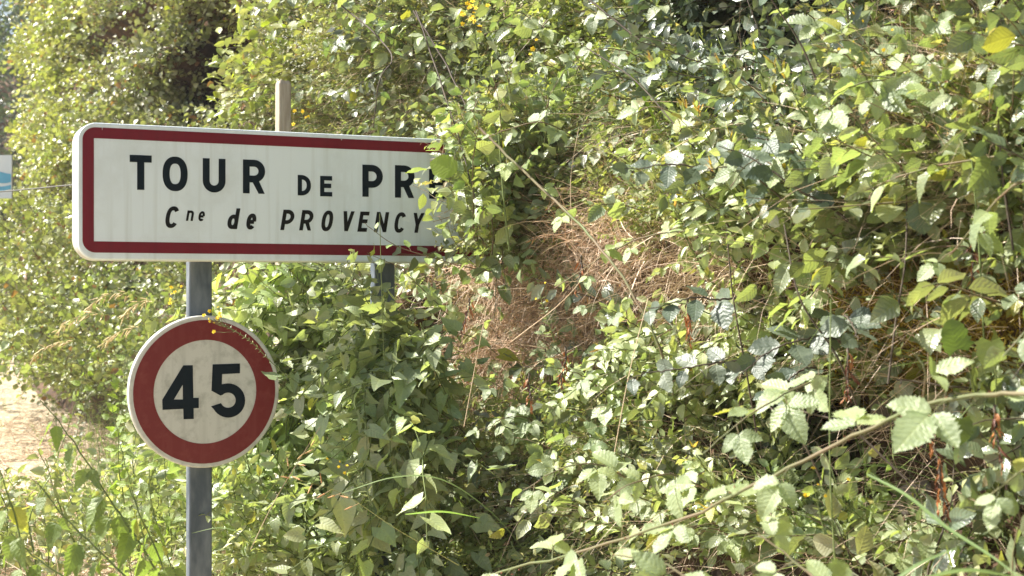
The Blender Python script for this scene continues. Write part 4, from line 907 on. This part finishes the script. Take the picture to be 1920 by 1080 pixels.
cane('bramble_cane', 'dark cane behind yellow flowers at the top of the bank', 'bramble', [(775, 20, 4.7), (830, 110, 4.6), (870, 190, 4.5), (905, 260, 4.45), (950, 420, 4.5)], 'brier', .045, .10, r0=.003, r1=.002, stem='stem_d', tri=3, pet=.03)
cane('bramble_cane', 'pale arching cane over the dry grass with long folded leaves', 'bramble', [(1440, 470, 3.4), (1350, 430, 3.5), (1230, 440, 3.55), (1150, 470, 3.6), (1040, 540, 3.7)], 'brier', .046, .08, r0=.0025, r1=.0015, tri=3, pet=.025, tint=(1.2, 1.25, 1))
cane('bramble_cane', 'long bramble spray with broad bright leaves by the withered stalks', 'bramble', [(1990, 330, 2.35), (1900, 350, 2.4), (1830, 420, 2.5), (1780, 480, 2.6)], 'brier', .055, .08, r0=.0026, r1=.0015, tri=3, pet=.03, droop=.2, tint=(1.02, 1.06, .95), hint=(-.2, -.6, .8))
cane('bramble_cane', 'short bramble spray with three broad leaves over the moss', 'bramble', [(1725, 775, 2.25), (1735, 700, 2.2), (1715, 660, 2.2)], 'brier', .056, .05, r0=.0018, r1=.001, tri=3, pet=.015, start=.6, droop=.1, tint=(1.02, 1.06, .95), hint=(-.2, -.6, .8), maxn=6)
cane('bramble_cane', 'thin cane with pale curled leaves crossing the dark hollow', 'bramble', [(2000, 820, 2.1), (1920, 880, 2.15), (1860, 925, 2.2), (1830, 945, 2.2)], 'brier', .045, .05, r0=.0018, r1=.001, tri=3, pet=.02, start=.5, tint=(1.02, 1.06, .95), maxn=9)
cane('bramble_cane', 'bramble spray with large leaves at the bottom edge near the grass heads', 'bramble', [(1330, 1120, 2.3), (1250, 1060, 2.35), (1150, 1040, 2.4)], 'brier', .062, .06, r0=.0025, r1=.0012, tri=3, pet=.025, tint=(1.02, 1.06, .95), hint=(-.1, -.5, .8), maxn=9)
cane('bramble_cane', 'low bramble spray beneath the thick thorny cane', 'bramble', [(1560, 1120, 2.2), (1500, 1060, 2.25), (1420, 1000, 2.3)], 'brier', .058, .06, r0=.0025, r1=.0012, tri=3, pet=.025, tint=(1.02, 1.06, .95), maxn=9)
for lab, pts in (('leafy bramble shoot reaching in over the end letter of the sign', [(1010, 300, 4.5), (950, 270, 4.35), (880, 262, 4.25), (815, 290, 4.2)]),
                 ('thin bramble shoot hanging before the final capital letter', [(900, 180, 4.3), (862, 260, 4.2), (845, 330, 4.18), (838, 385, 4.18)]),
                 ('bramble shoot lying over the upper border near the covered sign end', [(1000, 240, 4.4), (940, 215, 4.3), (870, 205, 4.25), (820, 222, 4.2)]),
                 ('bramble shoot with folded grey leaves before the covered end of the sign', [(1010, 420, 4.5), (950, 390, 4.4), (890, 385, 4.3), (862, 395, 4.28)]),
                 ('bramble shoot climbing past the bottom corner of the covered sign end', [(930, 560, 4.45), (890, 500, 4.35), (850, 450, 4.3), (838, 415, 4.28)]),
                 ('bramble shoot with bright leaves under the lower border of the sign', [(840, 590, 4.4), (790, 540, 4.3), (745, 500, 4.25), (700, 480, 4.2)])):
    cane('bramble_shoot', lab, 'bramble', pts, 'brier', .046, .042, r0=.0016, r1=.0008, stem='stem_r', tri=0, pet=.016, droop=.3, hint=(-.25, -.75, .6), hj=.6, tint=(1.1, 1.2, .85), start=.05, maxn=14)
for lab, pts, sz in (('bramble shoot with long pale leaves lying across the bank beneath the shelf', [(1180, 900, 3.2), (1120, 870, 3.15), (1050, 880, 3.1), (980, 920, 3.1)], .058),
                     ('bramble shoot with broad pale leaves beside the arching cane', [(1330, 920, 2.9), (1260, 890, 2.85), (1190, 905, 2.8), (1130, 940, 2.8)], .060),
                     ('bramble shoot of large folded leaves above the arching cane', [(1560, 700, 2.8), (1470, 740, 2.6), (1390, 790, 2.5), (1320, 850, 2.5)], .060),
                     ('spray of broad bramble leaves near the top of the bank beside the dark thicket', [(1720, 160, 2.9), (1650, 150, 2.8), (1590, 165, 2.8), (1540, 200, 2.8)], .062),
                     ('bramble spray with ribbed grey leaves in the middle of the thicket', [(1480, 330, 3.1), (1430, 300, 3.0), (1400, 310, 3.0), (1370, 350, 3.0)], .060),
                     ('bramble spray with ribbed leaves over the weeds of the centre bank', [(1300, 240, 3.6), (1260, 210, 3.5), (1220, 200, 3.5), (1180, 220, 3.5)], .056),
                     ('bramble spray beside the top of the slanting green cane', [(1080, 260, 3.9), (1020, 230, 3.8), (960, 240, 3.8), (910, 260, 3.8)], .052)):
    cane('bramble_shoot', lab, 'bramble', pts, 'brier', sz, .075, r0=.002, r1=.001, stem='stem_r', tri=3, pet=.02, droop=.4, hint=(-.25, -.65, .75), hj=.4, tint=(1.02, 1.06, .95), start=.08, maxn=21)
# nettles in front
for lab, pts, sz in (('tall nettle stem leaning over the straw with hanging leaves', [(330, 1130, 3.2), (262, 1018, 3.2), (215, 950, 3.2), (160, 862, 3.2), (110, 790, 3.2), (75, 750, 3.2)], .056),
                     ('second nettle stem lower down, leaning before the post', [(290, 1140, 3.0), (200, 1045, 3.0), (120, 970, 3.0), (70, 905, 3.0)], .052),
                     ('nettle with paired leaves in the bottom corner of the straw', [(60, 1140, 2.9), (40, 1020, 2.9), (15, 930, 2.9), (-10, 860, 2.9)], .05),
                     ('nettle crossing behind the lower nettle stem, near the bottom edge', [(180, 1150, 3.1), (130, 1090, 3.1), (60, 1040, 3.1), (20, 1000, 3.1)], .055),
                     ('upright nettle under the speed limit disc, close to the grey post', [(360, 1160, 3.9), (320, 1060, 3.9), (285, 950, 3.9), (280, 880, 3.9)], .055),
                     ('short nettle between the leaning nettles and the grey post', [(330, 1150, 3.1), (300, 1050, 3.1), (260, 960, 3.1), (240, 910, 3.1)], .05)):
    cane('nettle', lab, 'nettle', pts, 'nettle', sz * 1.35, .06, arr='dec', pet=.018, droop=1.5, spread=.6, r0=.0028, r1=.0012, hint=(-.2, -.7, .4), hj=.5, start=.12, leaf_scale_tip=.7, group='nettles leaning over the straw')
# round lobed leaves near the hollow
def lone_leaf(name, label, cat, key, base, tip, hint, stalk, wide=1.0, tint=(1, 1, 1), dtip=0, stem='stem_g'):
    b = at(*base); t = at(tip[0], tip[1], base[2] + dtip); s = at(*stalk); root = empty(name, s, label, cat)
    mb = MB(); P = smooth_path([s, (s + b) / 2 + np.array([0, -.01, .01]), b], 4); mb.add(*tube(P - s, .0016, .001, 5)); mb.build('stem', [MT[stem]], root)
    Lf = np.linalg.norm(t - b); put_leaf(root, s, key, b, t - b, hint, Lf, tint, PR, wide)
lone_leaf('round_leaf', 'big round leaf of a mallow above the thorny cane', 'plant', 'lobed', (1795, 655, 2.5), (1778, 600, 0), (0, -.8, .5), (1830, 740, 2.6), 1.1, (.65, .75, .7))
lone_leaf('round_leaf', 'heart shaped scalloped leaf beside the moss', 'plant', 'lobed', (1858, 640, 2.45), (1858, 690, 0), (-.2, -.9, .3), (1868, 760, 2.6), 1.1, (.95, 1.0, .9))
lone_leaf('round_leaf', 'large olive round leaf hanging under the thorny cane', 'plant', 'lobed', (1800, 785, 2.5), (1793, 838, 0), (0, -1, .2), (1830, 760, 2.6), 1.1, (.5, .58, .4))
lone_leaf('round_leaf', 'single translucent round leaf in front of the last letter on the town sign', 'plant', 'soft', (857, 320, 4.1), (808, 300, 0), (-.2, -.9, .3), (880, 340, 4.2), 1.1, (1.2, 1.3, .6))
lone_leaf('round_leaf', 'bright leaf half covering the letter before the last on the town sign', 'plant', 'soft', (800, 318, 4.12), (760, 324, 0), (-.2, -.4, .9), (870, 320, 4.2), .8, (1.2, 1.3, .6))
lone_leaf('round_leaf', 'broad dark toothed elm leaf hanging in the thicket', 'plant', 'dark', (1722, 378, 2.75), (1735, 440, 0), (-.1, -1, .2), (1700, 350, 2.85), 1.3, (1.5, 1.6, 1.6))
# dead hanging leaves
for lab, px, py, D in (('cluster of rust brown dead leaves hanging under the dry grass shelf', 992, 740, 3.9), ('crumpled brown leaves caught in the dry grass shelf', 1090, 520, 3.7), ('brown leaf cluster at the mossy edge beside the bindweed', 880, 600, 4.1), ('curled brown leaves low under the dry grass shelf', 1060, 690, 3.7), ('rusty leaf cluster between the dry grass and the upright thicket', 1290, 600, 3.35), ('brown curled leaves between the upright thicket and the moss', 1590, 690, 2.85), ('rusty dead leaves low beside the dark hollow', 1760, 900, 2.6), ('brown leaf spray in the hedge gap above the town sign', 425, 160, 9.6), ('brown withered leaf cluster hanging beneath the thick thorny cane', 1735, 800, 2.6), ('rust brown dead spray hanging by the large bramble leaves', 1865, 800, 2.5), ('red brown dead leaves on a stem above the moss', 1822, 480, 2.7)):
    p = at(px, py - 40, D); rt, _ = make_plant('dead_leaf_spray', lab, 'dead leaves', None, grow(p, (0, -.2, -1), .10, PR, droop=.3), PR, 'dead', .032, .010, arr='spiral', droop=1.6, spread=.7, pet=.006, stem='stem_d', maxn=14, start=.05, tint=(1.25, 1.1, 1))

# grass plants with heads, tall thin stalks, long blades
def panicle(label, pts, r, n=16, hl=.012, mat='straw', r0=.0009, tint=(1, 1, 1), group=None):
    P = smooth_path([at(*p) for p in pts], 6); rp = P[0].copy(); root = empty('flowering_grass', rp, label, 'grass stem', group)
    mb = MB(); mb.add(*tube(P - rp, r0, r0 * .5, 4), tint=tint); mb.build('stem', [MT['blade']], root)
    mb = MB(); k0 = int(len(P) * .55)
    for i in range(n):
        k = k0 + int((len(P) - k0 - 1) * i / n); a = unit(P[min(k + 1, len(P) - 1)] - P[k]); d = unit(a + r.normal(0, .5, 3) + (0, 0, -.5)); q = P[k] + d * r.uniform(.006, .03) * (1 - i / n * .6)
        mb.add(*tube(np.array([P[k], q]) - rp, .0004, .0003, 3), tint=tint)
        for j in range(3):
            s_ = q + d * j * hl * .5; mb.add(*tube(np.array([s_, s_ + d * hl * .5, s_ + d * hl]) - rp, .0022, .0004, 4), tint=tint)
    mb.build('seed_head', [MT[mat]], root)
gl = 'pale grass heads drooping by the hedge foot'
for i, (a, b, c, lab) in enumerate((((330, 760, 5.0), (240, 610, 5.0), (130, 600, 5.0), 'lowest pale drooping grass head, before the hedge foot'), ((330, 720, 5.1), (290, 580, 5.1), (185, 560, 5.1), 'highest pale grass head arching under the corner of the town sign'),
                                  ((360, 760, 4.9), (300, 640, 4.9), (215, 625, 4.9), 'pale grass head whose tip nearly touches the speed limit disc'), ((300, 800, 5.2), (180, 650, 5.2), (80, 655, 5.2), 'far reaching pale grass head over the straw'),
                                  ((345, 700, 5.0), (320, 600, 5.0), (250, 575, 5.0), 'grass head just beneath the town sign by the grey post'))):
    m = ((a[0] + b[0]) / 2 - 10, (a[1] + b[1]) / 2, a[2]); panicle(lab, [a, m, b, ((b[0] + c[0]) / 2, min(b[1], c[1]) - 12, b[2]), c, (c[0] - 20, c[1] + 20, c[2])], PR, n=26, group=gl, tint=(1.1, 1.15, .85))
panicle('rust coloured grass stem slanting over the weeds by the post foot', [(860, 1060, 3.6), (740, 990, 3.7), (640, 925, 3.8), (530, 892, 3.8)], PR, n=8, tint=(.9, .65, .4))
panicle('straw coloured grass stem bent up before the bindweed', [(460, 1040, 4.0), (500, 930, 4.0), (560, 860, 4.0), (590, 830, 4.0)], PR, n=5, tint=(1.1, .95, .7))
def blade(label, pts, wd, tint=(1, 1, 1), name='grass_blade'):
    P = smooth_path([at(*p) for p in pts], 6); rp = P[0].copy(); n = len(P); T = np.gradient(P, axis=0); S = np.cross(T, (0, -.7, .7)); S /= np.linalg.norm(S, axis=1)[:, None]
    wv = wd * np.sin(np.linspace(.5, 3.1, n))[:, None]; fold = np.array([0, .0, 1.0]) * wd * .35
    V = np.concatenate([P - S * wv + fold, P, P + S * wv + fold]) - rp; i = np.arange(n - 1)
    mb = MB(); mb.add(V, np.concatenate([np.stack([c * n + i, (c + 1) * n + i, (c + 1) * n + i + 1, c * n + i + 1], 1) for c in (0, 1)]), tint=tint)
    o = mb.build(name, MT['blade']); o.location = tuple(rp); tag(o, label, 'grass blade')
blade('long bluish grass blade bent down into the bottom corner', [(1625, 890, 2.2), (1700, 930, 2.15), (1775, 990, 2.1), (1860, 1045, 2.05), (1930, 1100, 2.0)], .003, (.85, .95, 1.3))
blade('grass blade rising to meet the bent blade near the bottom edge', [(1650, 1110, 2.1), (1720, 1060, 2.1), (1810, 1022, 2.12)], .0026, (.85, .95, 1.3))
blade('pale grass blade lying along the bottom edge', [(1730, 1085, 2.0), (1820, 1070, 2.0), (1930, 1090, 2.0)], .003, (.8, .88, .95))
blade('long pale blade arching over the mixed weeds below the shelf', [(640, 925, 3.6), (740, 895, 3.6), (830, 900, 3.6), (920, 960, 3.6), (990, 1040, 3.6)], .0018, (.8, .88, .95))
blade('broad green blade lying on the weeds below the bindweed', [(760, 965, 3.5), (830, 960, 3.5), (900, 972, 3.5)], .0028, (1.2, 1.5, .7))
blade('curved pale blade across the foot of the grey post', [(480, 1030, 4.0), (450, 1000, 4.0), (410, 990, 4.0), (360, 1000, 4.0)], .002, (.8, .88, .95))
blade('thin green blade rising at the top of the centre bank', [(1240, 250, 3.9), (1200, 170, 3.9), (1170, 120, 3.9)], .005, (1.4, 1.6, .6))
def stalk(label, pts, r0, mat='stem_g'):
    P = smooth_path([at(*p) for p in pts], 6); rp = P[0].copy(); mb = MB(); mb.add(*tube(P - rp, r0, r0 * .7, 6)); o = mb.build('bare_stalk', MT[mat]); o.location = tuple(rp); tag(o, label, 'stalk')
stalk('thin pale upright stalk beside the withered stalks', [(1722, 300, 2.9), (1712, 160, 2.9), (1705, -20, 2.9)], .0012)
stalk('straight green stalk standing before the pale thicket', [(1568, 1100, 2.5), (1556, 860, 2.5), (1558, 560, 2.5)], .0016)
stalk('pale thin stalk hanging straight past the end of the sign', [(712, 400, 4.1), (716, 560, 4.15), (722, 730, 4.2)], .0011)
stalk('tall stalk rising by the large bramble leaves', [(1845, 640, 2.6), (1835, 450, 2.6), (1822, 300, 2.6)], .0018)
stalk('pale bent stalk catching light behind the yellow green leaves', [(1760, 200, 2.8), (1800, 130, 2.8), (1850, 60, 2.8)], .003)
stalk('green stalk before the covered end of the town sign', [(955, 470, 4.1), (945, 380, 4.1), (935, 250, 4.1)], .0032)

for lab, pts in (('dark woody stem inside the thicket, closest to the dry grass', [(1420, 820, 3.3), (1400, 700, 3.25), (1375, 560, 3.2), (1362, 430, 3.2)]),
                 ('dark woody stem leaning out of the thicket above the moss', [(1620, 800, 2.9), (1570, 670, 2.85), (1500, 560, 2.85), (1470, 420, 2.9)]),
                 ('forked looking dark stem behind the broad elm leaves', [(1665, 720, 2.75), (1680, 600, 2.75), (1698, 480, 2.75), (1700, 330, 2.8)]),
                 ('short dark stem in the lower thicket', [(1540, 900, 2.75), (1500, 820, 2.75), (1440, 760, 2.8)]),
                 ('thin twig crossing under the thicket towards the arching cane', [(1700, 900, 2.6), (1590, 800, 2.65), (1500, 770, 2.7)]),
                 ('slender stem rising through the withered stalks', [(1900, 470, 2.6), (1880, 330, 2.6), (1870, 200, 2.6)]),
                 ('dark twig in the grey green thicket at the top edge', [(1530, 150, 3.0), (1500, 80, 3.0), (1440, -10, 3.0)]),
                 ('long dark twig slanting over the centre of the bank', [(1330, 310, 3.5), (1270, 240, 3.5), (1190, 150, 3.6), (1100, 90, 3.7)])):
    stalk(lab, pts, .0022, 'stem_d')
for lab, pts in (('straw stem slanting across the mossy gap beside the bindweed', [(870, 800, 3.9), (900, 640, 3.9), (925, 520, 3.9)]),
                 ('fine straw stem crossing the dry grass shelf', [(960, 640, 3.7), (1060, 560, 3.65), (1130, 470, 3.6)]),
                 ('bent straw stem below the dry grass shelf', [(1150, 860, 3.3), (1180, 700, 3.3), (1215, 560, 3.4)]),
                 ('pale straw stem standing beside the slanting green cane', [(1075, 460, 3.8), (1070, 340, 3.8), (1085, 240, 3.8)]),
                 ('long straw stem leaning over the weeds by the post foot', [(470, 1030, 4.1), (520, 930, 4.1), (600, 800, 4.1)])):
    stalk(lab, pts, .0012, 'straw_plain')
# yellow flowers
def flower_mesh():
    mb = MB()
    for i in range(5):
        V, Q, U = leaf('round', 4, LR, .009, 0, fold=.2, curl=-.3); a = i * 2 * math.pi / 5; c, s = math.cos(a), math.sin(a)
        mb.add(V @ np.array([[c, s, 0], [-s, c, 0], [0, 0, 1]]), Q, U)
    mb.add(*tube(np.array([(0, 0, -.001), (0, 0, .005)]), .0022, .0012, 5)); return mb.mesh('flower', [MT['petal']])
FM = flower_mesh(); LEAFMESH['fineleaf'] = []
for i in range(4):
    mb = MB(); mb.add(*leaf('lance', 5, LR, 1.0)); LEAFMESH['fineleaf'].append(mb.mesh('leaf', [OT['light']]))
def wort(label, pts, r, nf=9, spread=.035, size=1.0, group=None, lsize=.018):
    root, P = make_plant('yellow_wildflower', label, 'wildflower', group, [at(*p) for p in pts], r, 'fineleaf', lsize, .016, arr='opp', pet=.001, r0=.0014, r1=.0009, stem='stem_g', droop=0, maxn=40, start=.1)
    rp = P[0]
    for i in range(nf):
        o = bpy.data.objects.new('flower', FM); C.objects.link(o); o.parent = root
        p = P[-1] + r.normal(0, spread, 3) * (1, .5, 1) - rp; T = np.eye(4); T[:3, :3] = frame(unit(r.normal(0, 1, 3)), np.array([-.2, -.8, .5]) + r.normal(0, .3, 3)) * size * r.uniform(.7, 1.2); T[:3, 3] = p
        o.matrix_basis = Matrix(T.tolist())
        mb = MB(); q = P[-1 - int(r.integers(2, 8))] - rp; mb.add(*tube(np.array([q, (p + q) / 2 + (0, 0, -.003), p]), .0006, .0005, 3)); mb.build('flower_stalk', MT['stem_g'], root)
wort('large cluster of yellow flowers at the top edge above the town sign', [(905, 180, 4.4), (895, 90, 4.4), (882, 30, 4.4)], PR, 16, .028, .9)
wort('small yellow flower cluster higher on the bank than the sign end', [(1010, 180, 4.2), (1000, 120, 4.2), (1003, 98, 4.2)], PR, 3, .015, .8)
wort('yellow budded sprig reaching across the top of the speed limit disc', [(560, 720, 4.15), (520, 690, 4.1), (470, 640, 4.08), (425, 612, 4.08), (400, 598, 4.08)], PR, 12, .016, .6, lsize=.012)
wort('yellow flowers beside the timber stake', [(580, 290, 5.1), (570, 230, 5.1), (560, 200, 5.1)], PR, 5, .04, .8)
wort('yellow flowers low beside the grey post above the disc', [(350, 640, 4.9), (335, 580, 4.9), (328, 545, 4.9)], PR, 6, .02, .8)
wort('pale yellow buds beneath the thick thorny cane', [(1545, 1000, 2.6), (1530, 930, 2.6), (1520, 900, 2.6)], PR, 6, .02, .5)
wort('small yellow ragwort heads among the weeds below the bindweed', [(700, 950, 3.8), (670, 880, 3.8), (650, 850, 3.8)], PR, 6, .03, .5)
wort('tiny yellow flowers on the dry grass shelf', [(1040, 640, 3.8), (1020, 580, 3.8), (1012, 550, 3.8)], PR, 3, .012, .5)
wort('yellow buds in the dark thicket at the top of the bank', [(1640, 190, 2.9), (1632, 120, 2.9), (1628, 60, 2.9)], PR, 7, .035, .45)

# white bedstraw flowers (countless specks)
mb = MB(); r = np.random.default_rng(8)
for (x0, y0, x1, y1, n) in ((560, 60, 680, 170, 260), (700, 930, 920, 1070, 500), (1000, 900, 1100, 1000, 160), (1380, 520, 1500, 620, 60)):
    x, y = pick(r, x0, y0, x1, y1, n, 8); P, _ = march(x, y); Nn = normal_at(P); P = P + Nn * r.uniform(.08, .22, (n, 1))
    for p in P:
        V, Q, U = leaf('round', 2, r, .005 * (p[1] / 4)); mb.add(V @ frame(r.normal(0, 1, 3), (0, -.7, .7)).T + p, Q, U); V, Q, U = leaf('round', 2, r, .005 * (p[1] / 4)); mb.add(V @ frame(r.normal(0, 1, 3), (0, -.7, .7)).T + p, Q, U)
o = mb.build('bedstraw_flowers', MT['white_petal']); tag(o, 'tiny white bedstraw flowers speckling the weeds', 'flowers', kind='stuff')

# rocks in the hollows
def rock(label, px, py, size, r):
    P, _ = march([px], [py]); p = P[0]; import bmesh
    bm = bmesh.new(); bmesh.ops.create_icosphere(bm, subdivisions=3, radius=1); off = r.uniform(0, 50)
    for v in bm.verts:
        c = v.co; n_ = 1 + .5 * float(noise2(c.x * 1.7 + off, c.y * 1.7 + c.z * 2)) + .2 * float(noise2(c.x * 5 + off, c.z * 5 + c.y * 3)); v.co = Vector((c.x * 1.2, c.y * .8, c.z * .8)) * n_ * size
    me = bpy.data.meshes.new('rock'); bm.to_mesh(me); bm.free(); me.materials.append(MT['rock']); me.shade_smooth(); o = link('rock', me); o.location = tuple(p + np.array([0, .02, 0])); o.rotation_euler = tuple(r.uniform(0, 6, 3)); tag(o, label, 'rock', 'rocks showing in the bank')
rock('grey brown rock in the dark hollow under the thick thorny cane', 1690, 770, .06, PR)
rock('low brown rock at the bottom of the dark hollow', 1720, 940, .05, PR)
rock('small rock among the dead stalks under the dry grass shelf', 1040, 830, .06, PR)
rock('rock in the gap beneath the mossy edge by the bindweed', 860, 690, .06, PR)

# thin bright summer air between the camera and the far hedge
hz = MB(); hz.add(*box(-75, 75, -20, 110, -1.4, 17)); hm, hn, HN, HL = new_mat('haze')
pv = HN('ShaderNodeVolumePrincipled'); pv.inputs['Color'].default_value = (.95, .96, .97, 1); pv.inputs['Density'].default_value = .0013; pv.inputs['Anisotropy'].default_value = .3
ho = HN('ShaderNodeOutputMaterial'); HL(pv.outputs[0], ho.inputs['Volume'])
o = hz.build('haze', hm, smooth=False); tag(o, 'thin pale summer haze over the lane and hedge', 'haze', kind='stuff')
